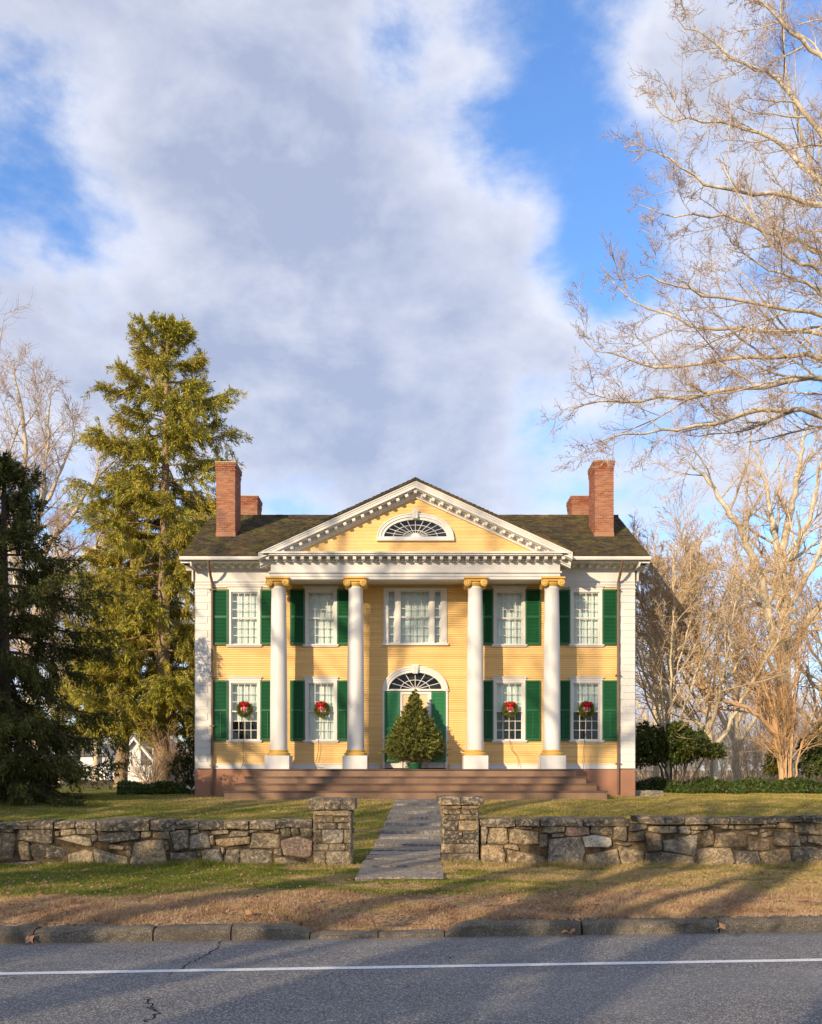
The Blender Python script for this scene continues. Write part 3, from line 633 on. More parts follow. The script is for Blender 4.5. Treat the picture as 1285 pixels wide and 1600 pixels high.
blades('lawn_grass', -17, 17, 15.3, 34, 300000, 0.025, 0.06, 0.010, 'short olive and tan lawn between the stone wall and the house')
blades('grass_fringe', -9, 9, 14.42, 14.80, 26000, 0.03, 0.13, 0.005, 'longer grass left unmown along the foot of the stone wall', True, True)
blades('grass_fringe', -9, 9, 9.5, 10.3, 30000, 0.02, 0.075, 0.005, 'dry grass tufts leaning over the back of the kerb', True, True)
def leaf_mesh(seed):
    r = random.Random(seed); b = MB(); n = 9; vs = [(0, 0, 0.012)]
    for k in range(n):
        th = 2 * math.pi * k / n; rad = (0.055 if k % 2 else 0.032) * r.uniform(0.8, 1.2); vs.append((rad * math.cos(th) * 1.3, rad * math.sin(th), r.uniform(0.0, 0.05)))
    b.add(vs, [(0, 1 + k, 1 + (k + 1) % n) for k in range(n)]); b.tn = 0.7; b.T = [0.7] * len(b.V); return b.mesh('fallen_leaf', False)[0]
LM = [leaf_mesh(s_) for s_ in range(4)]
LP = [(374, 1371), (388, 1434), (330, 1414), (62, 1400), (46, 1385), (430, 1436), (474, 1424), (785, 1423), (674, 1420), (594, 1436), (505, 1425), (850, 1395), (994, 1400), (1005, 1381), (790, 1418), (1092, 1452), (880, 1459), (890, 1457), (46, 1474), (1040, 1430), (936, 1418), (700, 1437), (250, 1425), (134, 1364)]
for i, (px, py) in enumerate(LP):
    Y = 9.6
    for _ in range(30): x = (px - CX) * Y / F; gz = float(ground_h(x, Y)) if Y > kerb_y(x) + .2 else 0.01; Y = (CZ - gz) * F / (py - HY) if py > HY else Y
    if Y < kerb_y(x) + 0.2 and Y > kerb_y(x) - 0.02: Y = kerb_y(x) - 0.06
    o = link('fallen_leaf', LM[i % 4], M['dead_leaf'], None, (x, Y, gz + 0.022)); o.rotation_euler = (rp.uniform(-.5, .5), rp.uniform(-.5, .5), rp.uniform(0, 6)); s_ = rp.uniform(0.8, 1.2); o.scale = (s_, s_, s_)
    tag(o, 'curled dry brown leaf lying in the gutter at the foot of the kerb' if Y < kerb_y(x) + .1 else 'dry brown leaf on the green grass below the left stone wall' if px < 600 and py < 1405 else 'dry brown leaf on the dead grass left of the lowered kerb' if px < 520 else 'dry brown leaf on the dead grass in front of the path' if px < 860 else 'dry brown leaf on the straw-coloured verge below the right stone wall', 'leaf', 'dry leaves scattered on the verge and along the kerb')
# leaf litter too small to count
N = 7000; y = 9.7 + 4.9 * rs.rand(N) ** 1.3; x = (rs.rand(N) * 2 - 1) * y * 0.55; ok = (y > kerb_y(x) + 0.25); x, y = x[ok], y[ok]; N = len(x)
c = np.stack([x, y, ground_h(x, y) + 0.03], 1); a = rs.rand(N) * 6.28; s1 = 0.010 + 0.022 * rs.rand(N) ** 2
u = np.stack([np.cos(a), np.sin(a), rs.rand(N) - 0.5], 1) * s1[:, None]; v = np.stack([-np.sin(a), np.cos(a), rs.rand(N) - 0.3], 1) * s1[:, None] * 0.6
V = np.stack([c - u, c - v, c + u, c + v], 1).reshape(-1, 3)
o = link('leaf_litter', mesh_np('leaf_litter', V, [np.arange(4 * N).reshape(-1, 4)], np.repeat(rs.rand(N), 4)), M['dead_leaf']); tag(o, 'small brown leaf fragments strewn over the dead grass by the kerb', 'leaf litter', None, 'stuff')
# ------------------------------------------------------------------ the mansion
HX = 6.5 / F * 30.0; YW = 30.0; GZ = 0.94
def hu(px): return (px - 649.0) * YW / F            # facade pixels to metres either side of the door
def hz(py, Y=30.0): return CZ - (py - HY) * Y / F
def hB(): return MB(HX)
house = thing('mansion', 'yellow clapboard mansion with white columned portico, pediment and green shutters', 'mansion', (HX, 30, GZ))
W2 = 7.6; ZB = 1.86; ZT = 8.9; YBK = 38.0
# openings in the front wall: (half-width function of z) as list of (x0,x1,z0,z1) or ellipse
WU = [-5.925, -3.267, 3.267, 5.935]
UP = (hz(1007.5), hz(921.5)); LO = (hz(1157), hz(1063.5)); HWID = 0.555
openings = [(u - HWID, u + HWID, z0, z1) for u in WU for (z0, z1) in (UP, LO)]
CW = (hu(599.5), hu(698.6), hz(1008), 8.14); openings.append(CW)
DX = 1.08; DZ0 = 1.90; DSP = hz(1080); DA = (1.08, 0.79); openings.append((-DX, DX, ZB, DSP))
def intervals(z0, z1):
    zc = (z0 + z1) / 2; cuts = [(a, c) for a, c, d, e in openings if z1 > d + 0.004 and z0 < e - 0.004]
    if DSP <= zc < DSP + DA[1] - 0.02: h = (DA[0] - 0.06) * math.sqrt(max(0, 1 - ((zc - DSP) / DA[1]) ** 2)); cuts.append((-h, h))
    cuts.sort(); x = -W2 + 0.02; L = []
    for a, c in cuts:
        if a > x: L.append((x, a))
        x = max(x, c)
    L.append((x, W2 - 0.02)); return L
def siding(zlo, zhi, pitch, ivals, y, proud=0.040):
    b = hB(); r = random.Random(3); z = zlo
    while z < zhi - 0.01:
        zt = min(z + pitch, zhi)
        for a, c in ivals(z, zt):
            # long walls are boarded in random lengths
            x = a
            while x < c - 0.01:
                e = min(c, x + r.uniform(2.5, 4.8)); e = c if c - e < 0.5 else e; j = r.uniform(-0.0015, 0.0015); g_ = 0.0015 if e < c else 0
                b.tn = r.random() ** 2; b.sweep([(0, 0), (-proud + j, 0.0), (-proud + j, 0.008), (-0.004, zt - z + 0.004), (0, zt - z + 0.004)], (x, y, z), (e - g_, y, z), (0, 1, 0), (0, 0, 1)); x = e
        z = zt
    return b
siding(2.02, 8.16, 0.0765, intervals, YW, 0.034).build('clapboard', M['yellow'], house, kind='stuff')
b = hB(); zs = sorted(set([ZB, ZT, 2.02] + [o_[2] for o_ in openings if o_[3] < 8] + [o_[3] for o_ in openings if o_[3] < 8] + [8.14, CW[2]] + [DSP + DA[1] * k / 8 for k in range(9)]))
for z0, z1 in zip(zs[:-1], zs[1:]):
    for a, c in intervals(z0, z1): b.box(a, c, YW + 0.002, YW + 0.16, z0, z1)
b.build('wall', M['yellow'], house)
b = hB(); 
for s in (-1, 1): b.box(s * W2 - 0.1, s * W2 + 0.1, YW + 0.17, YBK, GZ + 0.5, ZT)
b.box(-W2, W2, YBK - 0.1, YBK + .1, GZ + .5, ZT); b.build('wall', M['white'], house)
for s in (-1, 1):                       # gable ends
    b = hB(); b.sweep([(29.9, 9.0), (34.0, 11.7), (38.1, 9.0)], (s * (W2 - 0.02) - 0.08, 0, 0), (s * (W2 - 0.02) + 0.08, 0, 0), (0, 1, 0), (0, 0, 1)); b.build('gable', M['white'], house)
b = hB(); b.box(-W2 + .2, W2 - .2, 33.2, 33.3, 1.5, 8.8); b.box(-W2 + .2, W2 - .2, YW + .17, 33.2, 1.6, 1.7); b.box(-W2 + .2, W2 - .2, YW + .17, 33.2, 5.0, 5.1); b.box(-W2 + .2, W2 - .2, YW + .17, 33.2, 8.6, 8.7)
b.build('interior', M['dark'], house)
# foundation
for s in (-1, 1): 
    b = hB(); a, c = sorted((s * 5.0, s * (W2 + 0.0))); b.box(a, c, YW - 0.03, YW + 0.2, 0.6, 1.845)
    b.box(s * W2 - 0.12, s * W2 + 0.12, YW + 0.21, YBK, 0.6, 1.845)
    b.build('foundation', M['found'], house, bevel=0.01)
for s in (-1, 1): b = hB(); a, c = sorted((s * 6.98, s * 7.63)); b.box(a, c, YW - 0.07, YW + .2, 0.6, 1.842); b.build('foundation_pier', M['found'], house, bevel=0.012)
b = hB(); 
for a, c in ((-7.0, -DX - 0.14), (DX + 0.14, 7.0)): b.box(a, c, YW - 0.045, YW, ZB, 2.02); b.box(a, c, YW - 0.06, YW, 2.02, 2.045)
b.build('baseboard', M['trim'], house)

# quoined corner boards
zq0, zq1 = 1.87, 8.10
for s in (-1, 1):
    a, c = sorted((s * 7.02, s * (W2 + 0.015))); b = hB(); b.box(a, c, YW - 0.045, YW + .1, zq0, zq1); b.box(s * W2 - 0.02, s * W2 + 0.04 * 1, YW, YW + 0.6, zq0, zq1); b.build('corner_board', M['trim'], house)
    n = 26; h = (zq1 - zq0) / n; meshes = {}
    for i in range(n):
        wide = i % 2 == 0; wd = 0.585 if wide else 0.42
        if wide not in meshes:
            q = MB(); q.box(-wd / 2, wd / 2, -0.012, 0.012, -h / 2 + 0.010, h / 2 - 0.010); meshes[wide] = q.mesh('quoin')[0]; meshes[wide].materials.append(M['trim'])
        xc = s * (W2 + 0.02 - wd / 2); o = link('quoin', meshes[wide], None, house, (HX + xc, YW - 0.052, zq0 + (i + 0.5) * h))
    b = hB(); a, c = sorted((s * 6.99, s * (W2 + 0.05))); b.box(a, c, YW - 0.09, YW + .1, 8.105, 8.15); b.box(a, c, YW - 0.075, YW + .1, 8.0, 8.02); b.build('corner_cap', M['trim'], house)

# frieze and architrave under the eaves, both wings
for s in (-1, 1):
    b = hB(); a, c = sorted((s * 4.80, s * (W2 + 0.02)))
    b.box(a, c, YW - 0.06, YW + .15, 8.16, 8.24); b.box(a, c, YW - 0.09, YW + .15, 8.24, 8.275); b.box(a, c, YW - 0.07, YW + .15, 8.275, 8.34); b.box(a, c, YW - 0.10, YW + .15, 8.34, 8.37); b.box(a, c, YW - 0.05, YW + .15, 8.37, 8.83)
    x0, x1 = (W2 + .105, W2 + .15) if s > 0 else (-W2 - .15, -W2 - .105); b.box(x0, x1, YW - 0.05, YBK, 8.37, 8.83)
    b.build('frieze', M['white'], house)
EV = 7.95; EF = 29.33     # eave: half width, front edge
cor = [(0.67, -0.06), (0.62, -0.06), (0.60, 0.0), (0.55, 0.05), (0.50, 0.10), (0.0, 0.10), (0.0, 0.24), (0.67, 0.24)]
for s in (-1, 1):
    b = hB(); a, c = sorted((s * 5.0, s * EV)); b.sweep(cor, (a, EF, 8.80), (c, EF, 8.80), (0, 1, 0), (0, 0, 1))
    xs_ = s * EV; b.sweep([(p[0] * 0.52, p[1]) for p in cor], (xs_, EF, 8.80), (xs_, YBK + .6, 8.80), (-s, 0, 0), (0, 0, 1))
    b.build('cornice', M['trim'], house)
mb_ = MB(); mb_.box(-0.052, 0.052, -0.14, 0.14, -0.05, 0.045); mb_.box(-0.075, 0.075, -0.155, 0.14, 0.045, 0.06)
mod = mb_.mesh('modillion')[0]; mod.materials.append(M['trim'])
def modillion(u, y, z, rot=0.0, tilt=0.0, par=None):
    o = link('modillion', mod, None, par or house, (HX + u, y, z)); o.rotation_euler = (0, tilt, rot); return o
for s in (-1, 1):
    u = 5.15
    while u < 7.75: modillion(s * u, 29.76, 8.845); u += 0.285
    for k in range(6): modillion(s * 7.68, 30.1 + 0.3 * k, 8.845, R(90))
# gutters and downspouts
for s in (-1, 1):
    b = hB(); a, c = sorted((s * 4.95, s * (EV + 0.03))); b.sweep([(0.0, 0.0), (-0.10, 0.0), (-0.125, 0.04), (-0.125, 0.115), (-0.105, 0.115), (-0.10, 0.03), (0.0, 0.03)], (a, EF, 8.935), (c, EF, 8.935), (0, 1, 0), (0, 0, 1)); b.build('gutter', M['trim'], house)
    u = s * 7.02; ut = s * 7.02
    b = hB(); b.tube([(ut, EF - 0.05, 8.94), (ut, EF + 0.02, 8.80), (ut, EF + 0.28, 8.50), (ut, YW - 0.16, 8.32), (u, YW - 0.14, 8.15), (u, YW - 0.14, 5.5), (u, YW - 0.14, 3.0), (u, YW - 0.14, 1.0)], 0.045, 10)
    dsp = b.build('downspout', M['copper'], house, smooth=True)
    for z in (8.05, 5.05, 3.35, 1.98) if s < 0 else (8.05, 5.1, 2.05): 
        b = hB(); b.box(u - 0.09, u + 0.09, YW - 0.19, YW - 0.06, z - 0.015, z + 0.015); b.build('bracket', M['copper'], dsp)

# windows
def pane_mesh(w_, h_):
    q = MB(); q.box(-w_ / 2, w_ / 2, -0.003, 0.003, -h_ / 2, h_ / 2); me = q.mesh('pane')[0]; me.materials.append(M['glass']); return me
pane_cache = {}
def sash(win, x0, x1, z0, z1, cols, rws, y, stile=0.035, mun=0.020, bot=0.045, top=0.035):
    b = hB(); b.box(x0, x0 + stile, y - .02, y + .02, z0, z1); b.box(x1 - stile, x1, y - .02, y + .02, z0, z1); b.box(x0 + stile, x1 - stile, y - .02, y + .02, z0, z0 + bot); b.box(x0 + stile, x1 - stile, y - .02, y + .02, z1 - top, z1)
    gx0, gx1, gz0, gz1 = x0 + stile, x1 - stile, z0 + bot, z1 - top; cw = (gx1 - gx0) / cols; ch = (gz1 - gz0) / rws
    for i in range(1, cols): x = gx0 + cw * i; b.box(x - mun / 2, x + mun / 2, y - .016, y + .014, gz0, gz1)
    for j in range(1, rws): 
        z = gz0 + ch * j
        for i in range(cols): b.box(gx0 + cw * i + (mun / 2 if i else 0), gx0 + cw * (i + 1) - (mun / 2 if i < cols - 1 else 0), y - .0155, y + .0135, z - mun / 2, z + mun / 2)
    b.build('sash', M['trim'], win)
    key = (round(cw, 4), round(ch, 4))
    if key not in pane_cache: pane_cache[key] = pane_mesh(cw - 0.002, ch - 0.002)
    for i in range(cols):
        for j in range(rws): 
            o = link('pane', pane_cache[key], None, win, (HX + gx0 + cw * (i + .5), y + 0.003, gz0 + ch * (j + .5)))
            rr_ = random.Random(int((gx0 + i) * 977 + (gz0 + j) * 7919)); o.rotation_euler = (R(rr_.uniform(-.5, .5)), 0, R(rr_.uniform(-.6, .6)))
def curtain(win, x0, x1, z0, z1, seed, y=YW + 0.19, mat='curtain'):
    r = random.Random(seed); n = int((x1 - x0) / 0.012); b = hB(); ph = r.uniform(0, 6); vs = []
    for i in range(n + 1):
        x = x0 + (x1 - x0) * i / n
        for j in range(4): 
            z = z0 + (z1 - z0) * j / 3; vs.append((x, y + 0.006 * math.sin(x * 52 + ph + 0.5 * math.sin(x * 9)) * (1 - 0.25 * j / 3) + 0.008 * math.sin(x * 17 + j), z))
    b.add(vs, [(4 * i + j, 4 * i + 4 + j, 4 * i + 5 + j, 4 * i + 1 + j) for i in range(n) for j in range(3)]); b.build('curtain', M[mat], win, smooth=True)
def window(u, z0, z1, lower, seed, curt=0.0, header=True):
    b = hB(); x0, x1 = u - HWID, u + HWID
    for a, c in ((x0, x0 + 0.095), (x1 - 0.095, x1)): b.box(a, c, YW - 0.05, YW + 0.15, z0, z1)
    b.box(x0 + 0.095, x1 - 0.095, YW - 0.05, YW + .15, z1 - 0.085, z1)
    win = b.build('window', M['trim'], house)
    b = hB(); b.box(x0 - 0.06, x1 + 0.06, YW - 0.11, YW + 0.15, z0 - 0.045, z0 - 0.001); b.box(x0 - 0.035, x1 + 0.035, YW - 0.07, YW, z0 - 0.085, z0 - 0.047); b.build('sill', M['trim'], win)
    b = hB(); b.box(x0 - 0.03, x1 + 0.03, YW - 0.06, YW, z1 + 0.001, z1 + 0.085); b.box(x0 - 0.06, x1 + 0.06, YW - 0.10, YW, z1 + 0.087, z1 + 0.125); b.build('head_trim', M['trim'], win)
    zm = (z0 + z1 - 0.085) / 2 + 0.01
    sash(win, x0 + 0.096, x1 - 0.096, zm - 0.02, z1 - 0.087, 4, 3, YW + 0.02)
    sash(win, x0 + 0.096, x1 - 0.096, z0 + 0.002, zm + 0.015, 4, 3, YW + 0.062)
    curtain(win, x0 + 0.05, x1 - 0.05, z0 + curt, z1, seed)
    # shutters
    for s in (-1, 1):
        a, c = (x0 - 0.515, x0 - 0.003) if s < 0 else (x1 + 0.003, x1 + 0.515); za, zb = z0 - 0.02, z1 + 0.0
        ang = 0.0
        b = hB(); y0, y1 = YW - 0.095, YW - 0.055; st = 0.055
        b.box(a, a + st, y0, y1, za, zb); b.box(c - st, c, y0, y1, za, zb); zmid = za + (zb - za) * 0.505
        for d, e in ((za, za + 0.08), (zmid - 0.035, zmid + 0.035), (zb - 0.06, zb)): b.box(a + st, c - st, y0, y1, d, e)
        if lower: pass
        sh = b.build('shutter', M['green'], house)
        b = hB(); b.box(a + st, c - st, y0 + 0.012, y1 - 0.006, zmid - 0.034, zmid + 0.034)
        b = hB(); r_ = random.Random(seed * 7 + s)
        for d, e in ((za + 0.08, zmid - 0.035), (zmid + 0.035, zb - 0.06)):
            n = int((e - d) / 0.047); hh = (e - d) / n
            for k in range(n): 
                z = d + k * hh; b.sweep([(0.0, 0.0), (0.006, -0.006), (0.040, hh * 1.0 - 0.006), (0.034, hh * 1.0)], (a + st, y0 + 0.006, z), (c - st, y0 + 0.004, z), (0, 1, 0), (0, 0, 1))
        b.build('louvres', M['green'], sh, kind='stuff')
        if lower: b = hB(); xm = (a + c) / 2; b.box(xm - 0.008, xm + 0.008, y0 - 0.008, y0 + 0.003, za + 0.12, zmid - 0.06); b.build('tilt_rod', M['green2'], sh)
    return win
for k, u in enumerate(WU):
    window(u, UP[0], UP[1], False, 10 + k)
for k, u in enumerate(WU):
    window(u, LO[0], LO[1], True, 20 + k, (0.66, 0.0, 1.05, 1.0)[k])

# tripartite window over the door
a0, a1, z0, z1 = CW; gx = [hu(607), hu(617.5), hu(626), hu(671), hu(679), hu(689.3)]
b = hB(); y0, y1 = YW - 0.06, YW + 0.15
for x0, x1 in ((a0, gx[0]), (gx[1], gx[2]), (gx[3], gx[4]), (gx[5], a1)): b.box(x0, x1, y0, y1, z0 + 0.05, z1)
for x0, x1 in ((gx[0], gx[1]), (gx[2], gx[3]), (gx[4], gx[5])): b.box(x0, x1, y0, y1, hz(923.5), z1)
cwin = b.build('window', M['trim'], house, label='wide three-part window over the door')
b = hB(); b.box(a0 - 0.05, a1 + 0.05, YW - 0.12, y1, z0 - 0.02, z0 + 0.048); b.build('sill', M['trim'], cwin)
for x0, x1 in ((a0 + .04, gx[0] - .05), (gx[1] + .05, gx[2] - .05), (gx[3] + .05, gx[4] - .05), (gx[5] + .05, a1 - .04)): b = hB(); b.box(x0, x1, y0 - 0.02, y0, z0 + 0.15, z1 - 0.25); b.build('pilaster_trim', M['trim'], cwin)
zt = hz(923.5); zm = (z0 + .05 + zt) / 2
for (x0, x1, cols) in ((gx[0], gx[1], 1), (gx[2], gx[3], 4), (gx[4], gx[5], 1)):
    sash(cwin, x0 + .002, x1 - .002, zm - .015, zt - .002, cols, 3, YW + 0.02, stile=0.025); sash(cwin, x0 + .002, x1 - .002, z0 + 0.052, zm + 0.012, cols, 3, YW + 0.062, stile=0.025)
curtain(cwin, gx[0] - .02, gx[5] + .02, z0 + .05, z1, 33)

def ell(a, h, k, n): 
    th = math.pi * k / n; return a * math.cos(th), h * math.sin(th)
def arch_band(b, cx, z0, ro, ri, y0, y1, n=28):
    for k in range(n):
        A = ell(*ro, k, n); B_ = ell(*ro, k + 1, n); D = ell(*ri, k, n); E = ell(*ri, k + 1, n)
        b.poly([(cx + A[0], z0 + A[1]), (cx + B_[0], z0 + B_[1]), (cx + E[0], z0 + E[1]), (cx + D[0], z0 + D[1])], y0, y1)
def fan(root, z0, a, h, y, nrays, arcs, r0, backing, mun=0.02):
    """radial glazing bars and arcs of an elliptical fanlight, one pane per opening"""
    b = hB()
    for k in range(1, nrays):
        p0 = ell(a * r0, h * r0, k, nrays); p1 = ell(a, h, k, nrays); d = math.hypot(p1[0] - p0[0], p1[1] - p0[1]); nx_, nz_ = -(p1[1] - p0[1]) / d * mun / 2, (p1[0] - p0[0]) / d * mun / 2
        b.poly([(p0[0] + nx_, z0 + p0[1] + nz_), (p1[0] + nx_, z0 + p1[1] + nz_), (p1[0] - nx_, z0 + p1[1] - nz_), (p0[0] - nx_, z0 + p0[1] - nz_)], y - 0.015, y + 0.015)
    for f in arcs: arch_band(b, 0, z0, (a * f + mun / 2, h * f + mun / 2), (a * f - mun / 2, h * f - mun / 2), y - 0.017, y + 0.013)
    b.build('glazing_bars', M['trim'], root)
    fr_ = sorted([r0] + list(arcs) + [1.0])
    for k in range(nrays):
        for f0, f1 in zip(fr_[:-1], fr_[1:]):
            if f1 - f0 < 0.02: continue
            q = []
            for (f, kk) in ((f0, k), (f1, k), (f1, k + .5), (f1, k + 1), (f0, k + 1), (f0, k + .5)): e = ell(a * f, h * f, kk, nrays); q.append((e[0], z0 + e[1]))
            b = hB(); b.poly(q, y + 0.002, y + 0.008); b.build('pane', M['glass'], root)
# front door
b = hB()
for s in (-1, 1): x0, x1 = sorted((s * (DX - 0.04), s * (DX + 0.05))); b.box(x0, x1, YW - 0.07, YW + .15, ZB + 0.02, DSP); 
b.box(-DX - 0.09, DX + 0.09, YW - 0.09, YW + 0.1, DSP + 0.002, DSP + 0.045)
door_fr = b.build('door_surround', M['trim'], house)
b = hB(); arch_band(b, 0, DSP + 0.045, (1.115, 0.80), (1.01, 0.695), YW - 0.085, YW + .1); arch_band(b, 0, DSP + 0.045, (1.01, 0.695), (0.92, 0.60), YW - 0.06, YW + .15); arch_band(b, 0, DSP + 0.045, (1.135, 0.82), (1.085, 0.77), YW - 0.11, YW - .087)
b.build('arch_trim', M['trim'], door_fr)
b = hB(); b.poly([(-0.09, hz(1053)), (0.09, hz(1053)), (0.125, hz(1039)), (-0.125, hz(1039))], YW - 0.15, YW); 
for k in (-1, 0, 1): b.box(k * 0.055 - 0.012, k * 0.055 + 0.012, YW - 0.17, YW - 0.15, hz(1052), hz(1041))
b.build('keystone', M['trim'], door_fr)
fl = hB(); fl.box(-0.93, 0.93, YW + 0.02, YW + 0.06, DSP + 0.045, DSP + 0.075); fl = fl.build('fanlight', M['trim'], house)
fan(fl, DSP + 0.06, 0.93, 0.60, YW + 0.04, 8, (0.55,), 0.03, None, 0.020)
b = hB(); b.poly([(0.94 * math.cos(math.pi * k / 20), DSP + 0.05 + 0.62 * math.sin(math.pi * k / 20)) for k in range(21)], YW + 0.55, YW + 0.56); b.build('hall_shade_sheet', M['dark'], fl)  # near-black sheet standing in for the unlit hall behind the glass
b = hB(); 
for x0, x1 in ((-0.56, -0.44), (0.44, 0.56)): b.box(x0, x1, YW - 0.02, YW + .1, ZB + .03, DSP)
b.box(-DX, -.56, YW + .06, YW + .1, ZB + .03, DSP); b.box(.56, DX, YW + .06, YW + .1, ZB + .03, DSP)
b.box(-0.44, 0.44, YW - 0.02, YW + .1, DSP - 0.12, DSP)
dr = b.build('front_door', M['trim'], house)
b = hB(); b.box(-0.44, 0.44, YW + .03, YW + .08, ZB + .03, DSP - 0.12)
for d, e in ((2.05, 2.7), (2.85, 3.4)): b.box(-0.34, -0.04, YW + .015, YW + .03, d, e); b.box(0.04, 0.34, YW + .015, YW + .03, d, e)
b.build('door_leaf', M['white'], dr)
for x0, x1 in ((-0.42, -0.12), (0.12, 0.42)): b = hB(); b.box(x0, x1, YW + .018, YW + .026, DSP - .75, DSP - .16); b.build('painted_reflection', M['amber'], dr)  # orange reflections beside the door, painted as amber panels
b = hB(); b.lathe([(0.03, 2.9), (0.035, 2.92), (0.03, 2.94)], 0.39, YW, 10); b.build('knob', M['copper'], dr)
for s in (-1, 1):       # tall door shutters
    a, c = (hu(601), hu(624)) if s < 0 else (hu(674.5), hu(697)); za, zb = hz(1190.5), hz(1081)
    y0, y1 = YW - 0.075, YW - 0.03; st = 0.055; zmid = za + (zb - za) * 0.46; b = hB(); b.box(a, a + st, y0, y1, za, zb); b.box(c - st, c, y0, y1, za, zb)
    for d, e in ((za, za + 0.1), (zmid - .05, zmid + .05), (zb - .07, zb)): b.box(a + st, c - st, y0, y1, d, e)
    sh = b.build('door_shutter', M['green2'], house); b = hB()
    for d, e in ((za + 0.1, zmid - 0.05), (zmid + 0.05, zb - 0.07)):
        n = int((e - d) / 0.047); hh = (e - d) / n
        for k in range(n): z = d + k * hh; b.sweep([(0.0, 0.0), (0.004, -0.004), (0.030, hh * 1.1), (0.026, hh * 1.15)], (a + st, y0 + 0.004, z), (c - st, y0 + 0.004, z), (0, 1, 0), (0, 0, 1))
    b.build('louvres', M['green2'], sh, kind='stuff')

# porch deck and steps
DKW = 5.30; DKY = 28.28; SR = [1.84, 1.615, 1.39, 1.165]; ST = 0.33; SS = 0.262
b = hB(); b.box(-DKW + .03, DKW - .03, DKY + 0.04, YW + .1, 0.7, 1.80); b.build('porch_base', M['stair'], house)
r_ = random.Random(12); y = DKY
while y < YW - 0.03:
    e = min(y + 0.13, YW - 0.05); b = hB(); b.box(-DKW, DKW, y, e - 0.005, 1.815, 1.85 + r_.uniform(-.001, .001)); b.build('deck_board', M['deck'], house); y += 0.13
for k, z in enumerate(SR):
    w_ = DKW + SS * k; yf = DKY - ST * k
    if k: 
        for j in range(2):
            b = hB(); ya = yf + j * (ST / 2 + .012); yb_ = ya + ST / 2 + 0.004; b.box(-w_, w_, ya, yb_, z - 0.045, z - (0.001 * j)); b.build('tread', M['deck'], house)  # tread edge colour stands in for the shadow at the nosing
        for s in (-1, 1): b = hB(); x0, x1 = sorted((s * (w_ - SS - 0.03), s * w_)); b.box(x0, x1, yf + ST + .03, YW - .08, z - 0.035, z - .002); b.build('tread', M['deck'], house)
    zb_ = (SR[k + 1] if k < 3 else 0.80)
    b = hB(); b.tn = (k * .37) % 1; b.box(-w_ + 0.03, w_ - 0.03, yf + 0.035, YW - .1 + k * .004, zb_ - 0.02, z - 0.046); b.build('riser', M['stair'], house)

# columns
CYc = 28.90
def column(px, sc=F / CYc):
    u = (px - 649) / sc; b = hB()
    zt_ = CZ - (918 - HY) / sc; z0 = CZ - (1172 - HY) / sc
    b.lathe([(0.285, z0), (0.288, z0 + 0.05), (0.285, z0 + 0.6), (0.283, z0 + 2.0), (0.272, z0 + 3.2), (0.258, z0 + 4.2), (0.245, z0 + 5.0), (0.238, zt_ - 0.1), (0.25, zt_ - 0.08), (0.25, zt_ - 0.05), (0.238, zt_ - 0.04), (0.238, zt_)], u, CYc, 32)
    col = b.build('column', M['white'], house, smooth=True)
    zb_ = CZ - (1181 - HY) / sc
    b = hB(); b.box(u - 0.41, u + 0.41, CYc - 0.41, CYc + 0.41, 1.853, zb_); b.build('plinth', M['white'], col, bevel=0.008)
    b = hB(); h = z0 - zb_; b.lathe([(0.36, zb_ + .001), (0.385, zb_ + h * 0.2), (0.385, zb_ + h * 0.42), (0.35, zb_ + h * 0.55), (0.31, zb_ + h * 0.65), (0.325, zb_ + h * 0.8), (0.325, zb_ + h * 0.92), (0.29, z0)], u, CYc, 32); b.build('base_ring', M['ochre'], col, smooth=True)
    # ionic capital
    b = hB(); zc = zt_; ztop = CZ - (904.5 - HY) / sc
    b.lathe([(0.24, zc), (0.28, zc + 0.05), (0.31, zc + 0.10), (0.30, zc + 0.13)], u, CYc, 28)
    b.box(u - 0.36, u + 0.36, CYc - 0.30, CYc + 0.30, ztop - 0.13, ztop - 0.055); b.box(u - 0.39, u + 0.39, CYc - 0.36, CYc + 0.36, ztop - 0.055, ztop - 0.002)
    cap_ = b.build('capital', M['ochre'], col)
    for s in (-1, 1):
        b = hB(); cx = u + s * 0.275; cz = ztop - 0.185
        prof = [(0.0, -0.33), (0.10, -0.33), (0.125, -0.31), (0.125, -0.27), (0.10, -0.24), (0.08, 0.0), (0.10, 0.24), (0.125, 0.27), (0.125, 0.31), (0.10, 0.33), (0.0, 0.33)]; kk = 20; vs = []
        for rr_, yy in prof:
            for i in range(kk): a = 2 * math.pi * i / kk; vs.append((cx + rr_ * math.cos(a), CYc + yy, cz + rr_ * math.sin(a)))
        b.add(vs, [(j * kk + i, j * kk + (i + 1) % kk, (j + 1) * kk + (i + 1) % kk, (j + 1) * kk + i) for j in range(len(prof) - 1) for i in range(kk)])
        sp = [(cx - s * (0.112 - 0.0075 * t_) * math.cos(t_ * 0.62 + 1.57), CYc - 0.338, cz + (0.112 - 0.0075 * t_) * math.sin(t_ * 0.62 + 1.57)) for t_ in range(0, 14)]
        b.tube(sp, 0.013, 6); b.lathe([(0.001, 0), (0.001, 0)], 0, 0, 3) if False else None
        b.build('volute', M['ochre'], col, smooth=True)
for px in (435.5, 555.8, 742.5, 862.3): column(px)

